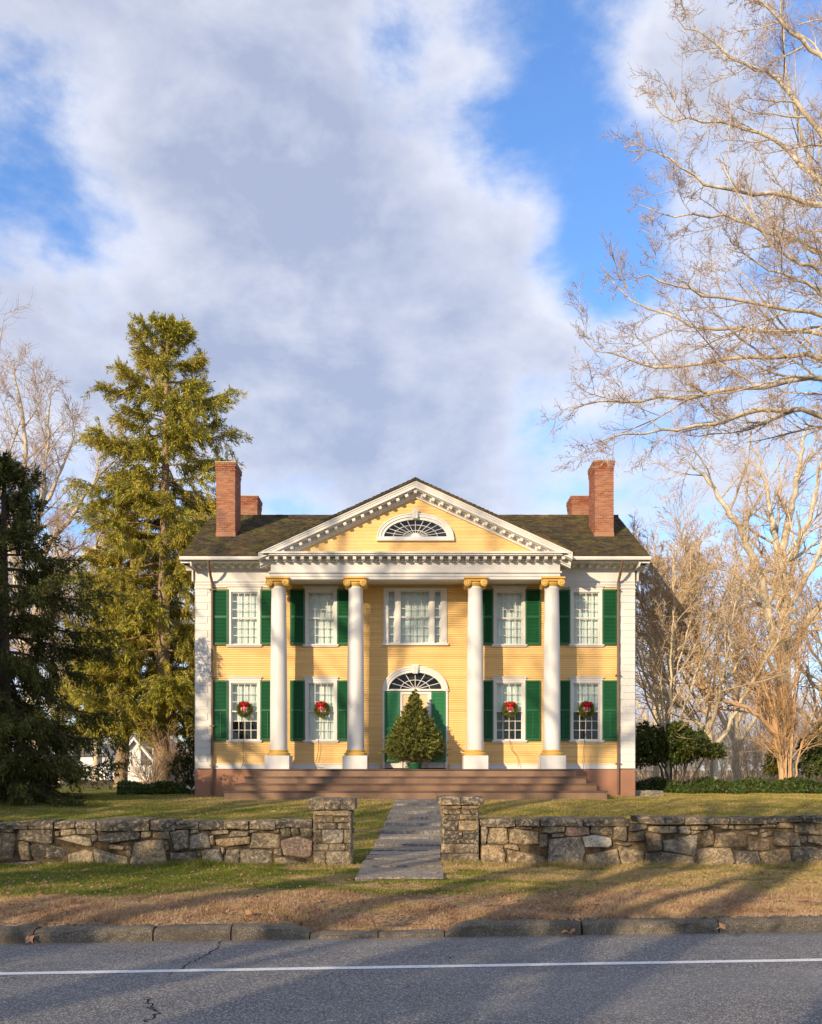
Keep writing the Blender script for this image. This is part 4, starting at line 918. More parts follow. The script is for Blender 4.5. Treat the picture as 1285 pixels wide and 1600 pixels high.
# entablature of the portico
EW = 4.80; EY = 28.62
b = hB()
zb0 = hz(905, EY)
def ring(y, hw, z0, z1, th=0.35):
    b.box(-hw, hw, y, y + th, z0, z1)
    for s in (-1, 1): x0, x1 = sorted((s * (hw - th), s * hw)); b.box(x0, x1, y + th, YW - 0.02, z0, z1)
ring(EY + .02, EW - .02, zb0, hz(900.5, EY)); ring(EY - .0, EW, hz(900.5, EY), hz(895.5, EY)); ring(EY - .05, EW + .05, hz(895.5, EY), hz(893, EY))
ring(EY + .005, EW - .005, hz(893, EY), hz(878.5, EY)); ring(EY - 0.04, EW + .04, hz(878.5, EY), hz(876.8, EY))
b.build('entablature', M['white'], house)
b = hB(); b.box(-EW + .36, EW - .36, EY + .36, YW - .025, zb0 + 0.10, zb0 + 0.14); b.build('porch_ceiling', M['trim'], house)
for u in (-3.25, 0.0, 3.2): b = hB(); b.lathe([(0.10, zb0 + .075), (0.12, zb0 + .085), (0.12, zb0 + .10)], u, 29.25, 16); b.build('ceiling_light', M['copper'], house)
# horizontal cornice of the pediment
PE = 5.12; PY = 28.2; zc0 = hz(876.8, EY)
zs0 = hz(866.5, PY) ; ztop = hz(861.5, PY)
b = hB(); b.box(-EW - .04, EW + .04, EY - .03, YW - .02, zc0 + .001, zs0 - .002)
b.box(-PE + .05, PE - .05, PY + .05, YW - .02, zs0, zs0 + .05); b.box(-PE, PE, PY, YW - .02, zs0 + .05, ztop); b.build('cornice', M['trim'], house)
zmod = zs0 - 0.065; n = 35
for i in range(n): modillion(-4.86 + 9.72 * i / (n - 1), EY - 0.17, zmod)
for s in (-1, 1):
    for k in range(3): modillion(s * 4.98, EY + 0.12 + 0.29 * k, zmod, R(90))
b = hB(); 
for i in range(2 * n - 1): u = -4.79 + 9.58 * i / (2 * n - 2); b.box(u - 0.038, u + 0.038, EY - 0.085, EY - .03, zc0 + 0.005, zc0 + 0.075) if i % 1 == 0 else None
b.build('dentils', M['trim'], house, kind='stuff')
# tympanum
zty = ztop; apex = hz(768, EY + .05); hwt = 4.75; slope = (hz(750, PY) - ztop) / PE
def tym(z0, z1): 
    h = (apex + .25 - (z0 + z1) / 2) / slope; L = []; zc = (z0 + z1) / 2
    if FZ - .06 < zc < FZ + FH + 0.05: e = (FA + .05) * math.sqrt(max(0, 1 - ((zc - FZ) / (FH + .05)) ** 2)) if zc > FZ else FA; return [(-h, -e), (e, h)] if h > e else []
    return [(-h, h)] if h > 0.1 else []
TYS = F / (EY + .05); FZ = hz(840, EY + .05); FA = (697 - 598.7) / 2 / TYS; FH = (840 - 812.5) / TYS
siding(ztop + 0.001, apex + .2, 0.115, tym, EY + .07, 0.012).build('clapboard', M['yellow'], house, kind='stuff')
b = hB(); zz_ = list(np.linspace(ztop, apex + .25, 24))
for z0, z1 in zip(zz_[:-1], zz_[1:]):
    for a, c in tym(z0, z1): b.box(a, c, EY + .072, EY + .12, z0, z1)
b.build('tympanum', M['yellow'], house)
# raking cornices
sl = math.atan(slope); cs, sn = math.cos(sl), math.sin(sl); zap = hz(750.5, PY)
rakep = [(0.0, 0.0), (0.0, -0.055), (0.02, -0.06), (0.035, -0.12), (0.05, -0.125), (0.05, -0.20), (0.12, -0.21), (0.14, -0.225), (0.33, -0.225), (0.33, -0.345), (0.385, -0.35), (0.40, -0.40), (0.56, -0.40), (0.56, 0.0)]
b = hB()
for s in (-1, 1):
    L = PE / cs; n0 = (s * sn, 0, cs)   # outward normal of the slope
    # mitre the pieces at the apex by sweeping from the centre plane
    vs = []
    for (a, h) in rakep:      # at the apex every point sits at x = 0
        vs.append((0.0, PY + a, zap + h / cs))
    for (a, h) in rakep: vs.append((s * (PE + 0.02 + h * 0.0), PY + a, zap + h / cs - slope * (PE + .02)))
    m_ = len(rakep); b.add(vs, [tuple(range(m_)), tuple(range(2 * m_ - 1, m_ - 1, -1))] + [(i, m_ + i, m_ + (i + 1) % m_, (i + 1) % m_) for i in range(m_)])
b.build('raking_cornice', M['trim'], house)
mr = MB()
mr.box(-0.052, 0.052, -0.10, 0.12, -0.05, 0.045); mrm = mr.mesh('modillion')[0]; mrm.materials.append(M['trim'])
for s in (-1, 1):
    k = 0; 
    while True:
        u = 0.29 * k + (0.0 if s > 0 else 0.29)
        if u > 4.45: break
        o = link('modillion', mrm, None, house, (HX + s * u, PY + 0.24, zap - slope * u - 0.285 / cs)); o.rotation_euler = (0, s * sl if u > 0 else 0, 0); k += 1
# fanlight in the tympanum
b = hB(); yt = EY + .0
arch_band(b, 0, FZ, (FA + .205, FH + .19), (FA + .10, FH + .09), yt - 0.03, yt + .1, 32); arch_band(b, 0, FZ, (FA + .10, FH + .09), (FA, FH), yt + 0.0, yt + .12, 32); arch_band(b, 0, FZ, (FA + .225, FH + .21), (FA + .19, FH + .175), yt - 0.05, yt - .031, 32)
b.box(-FA - .24, FA + .24, yt - 0.05, yt + .1, FZ - .12, FZ - .001); b.box(-FA, FA, yt + .02, yt + .1, FZ, FZ + .03)
f2 = b.build('pediment_window', M['trim'], house)
fan(f2, FZ + .03, FA, FH - .03, yt + .06, 12, (0.38, 0.70), 0.10, None, 0.016)
b = hB(); arch_band(b, 0, FZ + .03, (0.14, 0.12), (0.001, 0.001), yt + .03, yt + .055, 12); b.build('hub', M['trim'], f2)
b = hB(); b.poly([(FA * math.cos(math.pi * k / 20), FZ + FH * math.sin(math.pi * k / 20)) for k in range(21)], yt + .25, yt + .26); b.build('attic_shade_sheet', M['dark'], f2)  # near-black sheet in place of the attic's shade
b = hB(); b.poly([(-0.08, hz(811, EY)), (0.08, hz(811, EY)), (0.105, hz(797.5, EY)), (-0.105, hz(797.5, EY))], yt - 0.10, yt + .08)
for k in (-1, 0, 1): b.box(k * 0.05 - 0.011, k * 0.05 + 0.011, yt - .115, yt - .101, hz(810, EY), hz(799, EY))
b.build('keystone', M['trim'], f2)

# roofs, shingle by shingle
RZ = 9.04; RP = math.atan2(11.78 - RZ, 34.0 - EF)
def shingles(P0, U, S, uw, sw, expo=0.155, clip=None, seed=1):
    """courses of shingles over the plane P0 + u*U + s*S"""
    r = random.Random(seed); b = MB(); P0, U, S = Vector(P0), Vector(U), Vector(S); N = U.cross(S).normalized(); N = N if N.z > 0 else -N
    rows_ = int(sw / expo) + 1
    for j in range(rows_):
        s0 = j * expo; u = -r.uniform(0, 0.2)
        while u < uw:
            w_ = r.uniform(0.12, 0.28); u0, u1 = max(u, 0), min(u + w_ - 0.006, uw); u += w_
            if u1 - u0 < 0.03: continue
            if clip and not clip((u0 + u1) / 2, s0): continue
            s1 = min(s0 + expo + 0.03, sw + 0.02); sj = s0 - r.uniform(0, 0.022); t0 = 0.022 + r.uniform(0, 0.012)
            b.tn = r.random(); vs = []
            for (uu, ss, h) in ((u0, sj, 0), (u1, sj, 0), (u1, s1, 0), (u0, s1, 0), (u0, sj, t0), (u1, sj, t0 + r.uniform(-.006, .006)), (u1, s1, 0.006), (u0, s1, 0.006)):
                q = P0 + U * uu + S * ss + N * h; vs.append(tuple(q))
            b.add(vs, [(4, 5, 6, 7), (0, 1, 5, 4), (1, 2, 6, 5), (3, 0, 4, 7)])
    return b
slv = Vector((0, math.cos(RP), math.sin(RP))); sL = (34.0 - EF) / math.cos(RP)
def fclip(u, s): 
    x = abs(u - EV - .05); y = EF + s * math.cos(RP); z = RZ + s * math.sin(RP)
    zr = zap + 0.02 - slope * x
    return not (x < PE and z < zr - 0.05)
b = MB(); sd = 0.04
for (ya, za, yb2, zb2) in ((EF - .04, RZ - .02, 34.0, RZ - .02 + (34 - EF + .04) * math.tan(RP)), (34.0, RZ - .02 + (34 - EF + .04) * math.tan(RP), 38.7, RZ - .02)):
    b.sweep([(ya, za), (yb2, zb2), (yb2, zb2 - .1), (ya, za - .1)], (HX - EV - .03, 0, 0), (HX + EV + .03, 0, 0), (0, 1, 0), (0, 0, 1))
roof = b.build('roof', M['shingle'], house)
shingles((HX - EV - .05, EF - .05, RZ - .015), (1, 0, 0), slv, 2 * EV + .1, sL + .04, clip=fclip, seed=2).build('shingles', M['shingle'], roof, kind='stuff')
b = MB(); xx = HX - EV - .05; r = random.Random(8)
while xx < HX + EV: 
    w_ = r.uniform(.25, .5); b.tn = r.random(); zz2 = RZ + (34 - EF) * math.tan(RP); b.box(xx, min(xx + w_ - .01, HX + EV + .05), 33.88, 34.12, zz2 - .04, zz2 + 0.055 + r.uniform(0, .01)); xx += w_
b.build('ridge_cap', M['shingle'], roof)
for s in (-1, 1): b = hB(); x0, x1 = sorted((s * (EV - .25), s * (EV + 0.02))); b.sweep([(EF, 8.99), (34, 8.99 + (34 - EF) * math.tan(RP)), (34, 8.85 + (34 - EF) * math.tan(RP)), (EF, 8.85)], (x0, 0, 0), (x1, 0, 0), (0, 1, 0), (0, 0, 1)); b.build('rake_board', M['trim'], roof)
b = hB()
for s in (-1, 1):
    v = [(0, PY - .05, zap + .06), (s * (PE + .08), PY - .05, zap + .06 - slope * (PE + .08)), (s * (PE + .08), 33.3, zap + .06 - slope * (PE + .08)), (0, 33.3, zap + .06)]
    b.add(v + [(p[0], p[1], p[2] - .055) for p in v], [(0, 1, 2, 3), (4, 7, 6, 5), (0, 4, 5, 1), (1, 5, 6, 2), (2, 6, 7, 3), (3, 7, 4, 0)])
proof = b.build('portico_roof', M['shingle'], house)
for s in (-1, 1):
    shingles((HX + s * (PE + .08), PY - .06, zap + .06 - slope * (PE + .08)), (0, 1, 0), (-s * cs, 0, sn), 5.0, (PE + .08) / cs, 0.155, None, 5 + s).build('shingles', M['shingle'], proof, kind='stuff')
b = hB(); b.sweep([(-.12, zap + .03), (0, zap + .09), (.12, zap + .03), (0, zap + .06)], (0, PY - .06, 0), (0, 33, 0), (1, 0, 0), (0, 0, 1)); b.build('ridge_cap', M['shingle'], proof)
for s in (-1, 1):       # valley flashing where the portico gutter meets the eave
    b = hB(); b.tube([(s * (PE + .0), PY + .35, zap + .02 - slope * PE), (s * (PE + .08), 28.9, 9.02), (s * (PE + .12), EF - .06, 9.1)], 0.05, 8); b.build('valley_gutter', M['copper'], house)
    b = hB(); x0, x1 = sorted((s * (EW + .0), s * 5.15)); b.box(x0, x1, 28.9, EF + .3, 8.82, 9.0); b.build('cornice_return', M['trim'], house)

# chimneys laid brick by brick
def chimney(x0, x1, y0, y1, z0, z1, seed):
    b = hB(); b.box(x0 + .008, x1 - .008, y0 + .008, y1 - .008, z0, z1 + .005); ch = b.build('chimney', M['mortar'], house)
    r = random.Random(seed); b = hB(); course = 0.066; n = int((z1 - z0) / course)
    for k in range(n):
        z = z1 - (n - k) * course; top = n - 1 - k; gr = 0.04 if top in (0, 1) else 0.022 if top in (2, 3) else 0.055 * 0 + (0.012 if top == 4 else 0)
        for face in range(4):
            horiz = face in (0, 2); a, c = (x0 - gr, x1 + gr) if horiz else (y0 - gr + .1, y1 + gr - .1); u = a + (0 if (k + face) % 2 else -0.09)
            while u < c - 0.01:
                e = min(u + 0.168, c); s0 = max(u, a); u += 0.180
                if e - s0 < 0.03: continue
                b.tn = r.random(); j = r.uniform(-.003, .003)
                if horiz: yy = (y0 - gr + j, y0 + .09) if face == 0 else (y1 - .09, y1 + gr + j); b.box(s0, e, yy[0], yy[1], z, z + course - .014)
                else: xx = (x0 - gr + j, x0 + .09) if face == 3 else (x1 - .09, x1 + gr + j); b.box(xx[0], xx[1], s0, e, z, z + course - .014)
    b.build('bricks', M['brick'], ch, kind='stuff')
    b = hB(); b.box(x0 - .045, x1 + .045, y0 - .045, y1 + .045, z1 + .006, z1 + .05); b.build('chimney_cap', M['mortar'], ch)
    b = hB(); b.box(x0 - .012, x1 + .012, y0 - .012, y1 + .012, z0, z0 + .27); b.build('flashing', M['found'], ch)
for s in (-1, 1):
    a, c = sorted((s * 6.56, s * 7.25)); chimney(a, c, 31.5, 32.55, 10.22, 13.02 + .06 * (s > 0), 60 + s)
    a, c = sorted((s * 6.50, s * 7.25)); chimney(a, c, 35.7, 36.7, 10.6, 13.12, 70 + s)

# small flat doorstep stone by the right corner
b = slab_block(HX + 7.75, HX + 8.75, 30.4, 31.1, 0.85, 1.10, 5, 0.02); o = b.build('flat_stone', M['grey_stone']); tag(o, 'flat grey stone slab lying at the right corner of the mansion', 'stone slab')
# ------------------------------------------------------------------ plants
def unit(v): return v / np.maximum(np.linalg.norm(v, axis=-1, keepdims=True), 1e-9)
def frames(T, RS=None):
    ref = np.tile(np.array([0.37, 0.91, 0.17]), T.shape[:-1] + (1,)); U = unit(np.cross(T, ref)); return U, np.cross(T, U)
def tube_arrays(P, Rr, k):
    """P (m,n,3), Rr (m,n) -> verts, quads"""
    m_, n, _ = P.shape; T = unit(np.gradient(P, axis=1)); U, V_ = frames(T); a = 2 * np.pi * np.arange(k) / k
    X = P[:, :, None] + Rr[:, :, None, None] * (np.cos(a)[None, None, :, None] * U[:, :, None] + np.sin(a)[None, None, :, None] * V_[:, :, None])
    base = (np.arange(m_) * n * k)[:, None, None] + (np.arange(n - 1) * k)[None, :, None]; i = np.arange(k)[None, None]; j = (i + 1) % k
    Q = np.stack([base + i, base + j, base + k + j, base + k + i], -1).reshape(-1, 4); return X.reshape(-1, 3), Q
def tubes(name, groups, mat, parent, smooth=True):
    Vs, Qs, o_ = [], [], 0
    for P, Rr, k in groups:
        if len(P) == 0: continue
        v, q = tube_arrays(P, Rr, k); Vs.append(v); Qs.append(q + o_); o_ += len(v)
    V = np.concatenate(Vs); c = (V.min(0) + V.max(0)) / 2; me = mesh_np(name, V - c, Qs)
    if smooth: me.polygons.foreach_set('use_smooth', [True] * len(me.polygons))
    o = link(name, me, mat, parent, tuple(c)); return o
def spawn(P, Rr, L, rs, nch, t0, t1, ang, asd, lr, lsd, rr, n, wig, trop, shape=0.5, flat=None, rmin=0.002):
    """children of branches P: returns arrays of the next level"""
    m_, k, _ = P.shape; T = unit(np.gradient(P, axis=1)); t = t0 + (t1 - t0) * ((np.arange(nch)[None] + rs.rand(m_, nch)) / nch)
    f = t * (k - 1); i = np.minimum(f.astype(int), k - 2); w_ = (f - i)[..., None]; mi = np.arange(m_)[:, None]
    S = P[mi, i] * (1 - w_) + P[mi, i + 1] * w_; D = unit(T[mi, i]); r0 = Rr[mi, i] * (1 - w_[..., 0]) + Rr[mi, i + 1] * w_[..., 0]
    U, V_ = frames(D); az = rs.rand(m_, nch) * 2 * np.pi; A = np.radians(ang + asd * rs.randn(m_, nch))
    side = np.cos(az)[..., None] * U + np.sin(az)[..., None] * V_
    if flat is not None: side = unit(side * np.array(flat))
    D = unit(D * np.cos(A)[..., None] + side * np.sin(A)[..., None])
    Lc = L[:, None] * lr * (1 - shape * t) * np.exp(lsd * rs.randn(m_, nch)); R0 = np.maximum(np.minimum(r0 * rr, r0 * 0.9), rmin)
    return walk(S.reshape(-1, 3), D.reshape(-1, 3), Lc.ravel(), R0.ravel(), rs, n, wig, trop, rmin)
def walk(S, D, L, R0, rs, n, wig, trop, rmin=0.002, taper=0.75):
    P = [S]; d = D.copy(); cur = S.copy(); tr = np.array(trop)
    bend = rs.randn(len(S), 3) * wig * 0.6
    for i in range(n - 1):
        d = unit(d + rs.randn(len(S), 3) * wig + bend + tr); bend = -bend * 0.6 + rs.randn(len(S), 3) * wig * 0.4
        cur = cur + d * (L / (n - 1))[:, None]; P.append(cur)
    P = np.stack(P, 1); Rr = R0[:, None] * (1 - taper * np.linspace(0, 1, n)[None]); return P, np.maximum(Rr, rmin * 0.7), L
def poly_limb(pts, r0, r1, n=14, rs=None, jit=0.0):
    pts = np.array(pts, float); t = np.linspace(0, len(pts) - 1, n); i = np.minimum(t.astype(int), len(pts) - 2); f = (t - i)[:, None]
    p0 = pts[np.maximum(i - 1, 0)]; p1 = pts[i]; p2 = pts[i + 1]; p3 = pts[np.minimum(i + 2, len(pts) - 1)]
    P = 0.5 * ((2 * p1) + (-p0 + p2) * f + (2 * p0 - 5 * p1 + 4 * p2 - p3) * f ** 2 + (-p0 + 3 * p1 - 3 * p2 + p3) * f ** 3)
    if jit and rs is not None: P[1:] += rs.randn(n - 1, 3) * jit
    return P[None], np.linspace(r0, r1, n)[None], np.array([np.linalg.norm(np.diff(P, axis=0), axis=1).sum()])
def bare_tree(label, base, limbs, levels, mats, seed, group=None, thick=3, name='bare_tree', skip_trunk=False):
    """limbs: list of (points, r0, r1); levels: dicts for spawn()"""
    rs = np.random.RandomState(seed); root = thing(name, label, 'tree', base, group)
    cur = [poly_limb(p, a, c, 20, rs, jit=min(.045, a * .5)) for p, a, c in limbs]
    big = [(P, Rr, 10) for P, Rr, L in cur]; fine = []
    if skip_trunk: cur = cur[1:]
    for li, lv in enumerate(levels):
        nxt = [spawn(P, Rr, L, rs, **lv) for P, Rr, L in cur]
        byn = {}
        P = np.concatenate([q[0] for q in nxt]); Rr = np.concatenate([q[1] for q in nxt]); L = np.concatenate([q[2] for q in nxt]); cur = [(P, Rr, L)]
        k = 6 if li == 0 else 4 if li == 1 else 3; (big if li < thick - 2 else fine if li >= 1 else big).append((P, Rr, k))
    tubes('trunk', big[:1], M[mats[0]], root)
    if len(big) > 1: tubes('branches', big[1:], M[mats[0]], root)['kind'] = 'stuff'
    if fine: tubes('twigs', fine, M[mats[1]], root, False)['kind'] = 'stuff'
    return root
def copy_tree(o, parent=None):
    c = o.copy(); C.objects.link(c); c.parent = parent
    for ch in [x for x in C.objects if x.parent == o]: copy_tree(ch, c)
    return c
def lv(nch, t0, t1, ang, asd, lr, lsd, rr, n, wig, trop=(0, 0, 0), shape=0.5, flat=None, rmin=0.002): return dict(nch=nch, t0=t0, t1=t1, ang=ang, asd=asd, lr=lr, lsd=lsd, rr=rr, n=n, wig=wig, trop=trop, shape=shape, flat=flat, rmin=rmin)

# big sycamore whose branches come in from the right
T0 = (10.6, 17.0, 0.8)
def pp(*L): return [at(px, py, Y) for px, py, Y in L]
limbs = [([T0, (10.5, 17, 4), (10.3, 17.1, 8), (10.0, 17.1, 12), (9.6, 17.0, 17), (9.2, 17, 21)], 0.55, 0.16)]
tr_ = [ # px, py, Y
    ([(1490, 760, 17), (1380, 690, 16.8), (1240, 640, 16.5), (1150, 655, 16.2), (1070, 672, 16), (985, 680, 15.8), (920, 700, 15.6)], .13, .012),
    ([(1500, 720, 17), (1400, 640, 16.6), (1285, 592, 16.3), (1180, 603, 16), (1080, 622, 15.8), (970, 625, 15.5), (890, 640, 15.3)], .15, .012),
    ([(1490, 640, 17), (1380, 600, 17), (1285, 560, 17), (1200, 560, 17), (1100, 568, 17), (1010, 572, 17), (950, 548, 17), (905, 530, 17)], .13, .010),
    ([(1500, 600, 17), (1380, 560, 17.2), (1285, 520, 17.3), (1180, 515, 17.5), (1100, 512, 17.7), (1050, 495, 17.8), (985, 465, 18), (940, 410, 18)], .12, .010),
    ([(1480, 560, 17), (1390, 520, 16.6), (1285, 495, 16.2), (1200, 478, 16), (1110, 462, 15.8), (1040, 440, 15.6), (980, 430, 15.4)], .11, .010),
    ([(1440, 470, 17), (1350, 430, 17), (1285, 395, 17), (1210, 362, 17), (1140, 338, 17), (1060, 338, 17), (985, 318, 17)], .12, .010),
    ([(1440, 420, 17), (1350, 370, 16.6), (1285, 320, 16.4), (1190, 300, 16.2), (1110, 290, 16), (1050, 250, 16), (1000, 225, 16)], .12, .010),
    ([(1430, 400, 17), (1340, 340, 17.5), (1270, 270, 17.8), (1200, 215, 18), (1130, 190, 18), (1060, 185, 18), (1010, 165, 18)], .12, .010),
    ([(1420, 330, 17), (1340, 260, 17), (1270, 190, 17), (1210, 120, 17), (1150, 90, 17), (1090, 50, 17), (1050, 25, 17)], .12, .010),
    ([(1420, 260, 17), (1350, 180, 16.5), (1290, 100, 16.2), (1230, 40, 16), (1180, -10, 16), (1130, -60, 16)], .12, .010),
    ([(1430, 200, 17), (1370, 100, 17), (1320, 10, 17), (1270, -90, 17), (1210, -160, 17)], .12, .015),
    ([(1450, 560, 17), (1380, 450, 17.8), (1320, 350, 18.3), (1270, 250, 18.8), (1235, 130, 19), (1225, 20, 19), (1215, -80, 19)], .12, .012),
    ([(1500, 680, 17), (1430, 600, 15.6), (1340, 520, 14.6), (1270, 450, 14.2), (1200, 420, 14), (1130, 385, 13.9)], .10, .010),
    ([(1440, 500, 17), (1350, 480, 16), (1285, 430, 15.5), (1230, 400, 15.2), (1170, 330, 15), (1120, 240, 15)], .10, .010),
    ([(1480, 520, 17), (1500, 420, 15), (1560, 330, 14), (1600, 240, 13)], .12, .02), ([(1480, 520, 17), (1600, 420, 18), (1720, 330, 19), (1800, 200, 20)], .14, .02), ([(1480, 320, 17), (1560, 220, 18), (1640, 100, 19)], .12, .02),
    ([(1285, 592, 16.3), (1230, 590, 15.8), (1190, 600, 15.5), (1130, 615, 15.2), (1060, 620, 15), (990, 640, 14.9)], .05, .008),
    ([(1240, 640, 16.5), (1180, 660, 16.8), (1130, 640, 17), (1090, 600, 17)], .04, .008)]
limbs += [(pp(*p), a * .52, c * .55) for p, a, c in tr_]
syc_levels = [lv(12, .10, .93, 40, 12, .25, .25, .50, 8, .09, (-0.01, 0, .015), .55, (1, .6, 1), .006), lv(10, .15, 1.0, 45, 14, .38, .25, .6, 6, .10, (-.01, 0, .03), .35, None, .0048), lv(7, .15, 1.0, 46, 14, .42, .3, .65, 4, .18, (-.01, 0, .04), .3, None, .004), lv(2, .3, 1.0, 45, 14, .5, .3, .75, 3, .15, (0, 0, .04), .3, None, .0034)]
bare_tree('tall pale-barked bare tree reaching its branches in from the right edge', T0, limbs, syc_levels, ('pale_bark', 'pale_twig'), 11, name='sycamore_tree', thick=4, skip_trunk=True)

# bare trees right of the house
def auto_limbs(x, y, z, H, n, spread, seed, r0=0.3, lean=(0, 0), up=0.5, kmin=.15):
    r = random.Random(seed); L = [([(x, y, z), (x + lean[0] * .3, y, z + H * .3), (x + lean[0] * .7, y + lean[1], z + H * .62), (x + lean[0], y + lean[1], z + H)], r0, .02)]
    for i in range(n):
        f = kmin + (0.82 - kmin) * i / n; a = 2.4 * i + r.uniform(-.3, .3); h0 = z + H * f; bx, by = x + lean[0] * f, y + lean[1] * f; l = spread * (1.05 - 0.55 * f) * r.uniform(.8, 1.15); rise = H * (1 - f) * up * r.uniform(.7, 1.1)
        L.append(([(bx, by, h0), (bx + l * .4 * math.cos(a), by + l * .4 * math.sin(a), h0 + rise * .38), (bx + l * .8 * math.cos(a), by + l * .8 * math.sin(a), h0 + rise * .8), (bx + l * math.cos(a), by + l * math.sin(a), h0 + rise * 1.1)], r0 * (1 - f) * .62, .012))
    return L
far_levels = [lv(11, .15, .98, 38, 12, .36, .2, .5, 6, .09, (0, 0, .04), .4, None, .016), lv(9, .15, 1, 42, 14, .42, .25, .6, 5, .12, (0, 0, .05), .4, None, .010), lv(7, .2, 1, 45, 15, .5, .3, .7, 3, .15, (0, 0, .04), .3, None, .0075)]
haze_levels = [dict(far_levels[0], lr=.27), dict(far_levels[1], nch=11, rmin=.011), dict(far_levels[2], nch=10, lr=.6, rmin=.0085)]
Y = 43
L = [(pp((1232, 1212, Y), (1228, 1080, Y), (1225, 940, Y), (1222, 860, Y)), .36, .20),
     (pp((1222, 860, Y), (1236, 800, Y), (1246, 740, Y), (1256, 690, Y), (1262, 660, Y)), .20, .03), (pp((1225, 880, Y), (1210, 830, Y), (1200, 770, 44), (1185, 720, 45), (1170, 680, 45)), .17, .03),
     (pp((1228, 1060, Y), (1195, 930, 42), (1172, 860, 41.5), (1140, 800, 41), (1105, 750, 41), (1080, 725, 41)), .24, .03), (pp((1228, 1000, Y), (1215, 940, 43), (1213, 860, 43.5), (1218, 780, 44), (1215, 700, 44)), .14, .02),
     (pp((1226, 960, Y), (1262, 900, 42), (1290, 840, 42), (1320, 770, 42)), .17, .03), (pp((1230, 1030, Y), (1270, 960, 44), (1310, 920, 45), (1360, 880, 45)), .17, .03), (pp((1224, 880, Y), (1250, 850, 42), (1275, 760, 42), (1290, 700, 42), (1300, 650, 42)), .14, .02),
     (pp((1200, 940, 42.2), (1150, 900, 42), (1110, 880, 42), (1080, 870, 42)), .09, .02)]
bare_tree('tall pale forked bare tree rising above the shrubs right of the mansion', at(1232, 1212, Y), L, far_levels, ('pale_bark', 'tan_twig'), 21, 'bare trees beyond the right side of the house')
x, y, z = at(1120, 1210, 35.5)
bare_tree('pale many-branched bare tree just right of the mansion eave', (x, y, 1.0), auto_limbs(x, y, 1.0, 10.6, 18, 3.9, 31, .17, (-1.3, 0), .75), far_levels, ('tan_bark', 'tan_twig'), 22, 'bare trees beyond the right side of the house')
x, y, z = at(1042, 1210, 33.6)
bare_tree('bare tree half hidden behind the right corner of the mansion', (x, y, 1.0), auto_limbs(x, y, 1.0, 9.8, 15, 1.9, 32, .12, (.3, 0), .7), far_levels, ('tan_bark', 'tan_twig'), 23, 'bare trees beyond the right side of the house')
x, y, z = at(1025, 1208, 60)
bare_tree('distant bare tree showing above the mansion corner', (x, y, 1.0), auto_limbs(x, y, 1.0, 15.5, 14, 4.5, 38, .22, (0, 0), .7), far_levels, ('tan_bark', 'tan_twig'), 26, 'bare trees beyond the right side of the house')
x, y, z = at(1150, 1208, 56)
bare_tree('bare tree standing between the forked tree and the rhododendron', (x, y, 1.0), auto_limbs(x, y, 1.0, 14, 12, 5, 33, .25, (0, 0), .65), far_levels, ('tan_bark', 'pink_twig'), 24, 'bare trees beyond the right side of the house')
x, y, z = at(1290, 1208, 50)
bare_tree('bare tree at the right edge of the photo behind the forked tree', (x, y, 1.0), auto_limbs(x, y, 1.0, 13.5, 12, 5.5, 34, .28, (0, 0), .7), far_levels, ('tan_bark', 'tan_twig'), 25, 'bare trees beyond the right side of the house')
# vase-shaped many-stemmed shrub tree
rs_ = np.random.RandomState(41); Yv = 35.5; L = []
bx, by, _ = at(1232, 1210, Yv)
for i in range(15):
    a = rs_.uniform(-1, 1); reach = a * (3.0 if a < 0 else 2.6) ; h = rs_.uniform(6.5, 9.6) * (1 - .30 * abs(a)); dy = rs_.uniform(-1.6, 1.6); sx = bx + a * .30
    L.append(([(sx, by + dy * .08, .95), (sx + reach * .10, by + dy * .2, .95 + h * .3), (sx + reach * .45, by + dy * .6, .95 + h * .68), (sx + reach, by + dy, .95 + h)], rs_.uniform(.035, .075), .009))
L.append((pp((1225, 1160, Yv), (1195, 1128, Yv - .5), (1165, 1105, Yv - .8), (1130, 1095, Yv - 1), (1112, 1080, Yv - 1), (1098, 1050, Yv - 1)), .10, .04))
L.append((pp((1222, 1150, Yv), (1180, 1115, Yv), (1140, 1110, Yv), (1090, 1112, Yv), (1050, 1090, Yv)), .05, .012)); L.append((pp((1098, 1060, Yv - 1), (1088, 1030, Yv - 1), (1075, 990, Yv - 1), (1060, 960, Yv - 1)), .045, .012)); L.append((pp((1112, 1080, Yv - 1), (1080, 1070, Yv - 1), (1040, 1065, Yv - 1), (1005, 1050, Yv - 1)), .03, .01))
L.append((pp((1098, 1050, Yv - 1), (1060, 1010, Yv - 1), (1030, 995, Yv - 1), (1008, 990, Yv - 1)), .03, .01))
bare_tree('vase-shaped orange-brown shrub tree with many stems near the right edge', (bx, by, .95), L, [lv(11, .2, .99, 34, 14, .30, .25, .5, 6, .14, (0, 0, .05), .4, None, .011), lv(8, .15, 1, 36, 14, .42, .3, .6, 4, .12, (0, 0, .06), .4, None, .0075), lv(4, .2, 1, 40, 14, .5, .3, .7, 3, .14, (0, 0, .05), .3, None, .006)], ('orange_twig', 'orange_twig'), 42, name='multi_stem_tree')
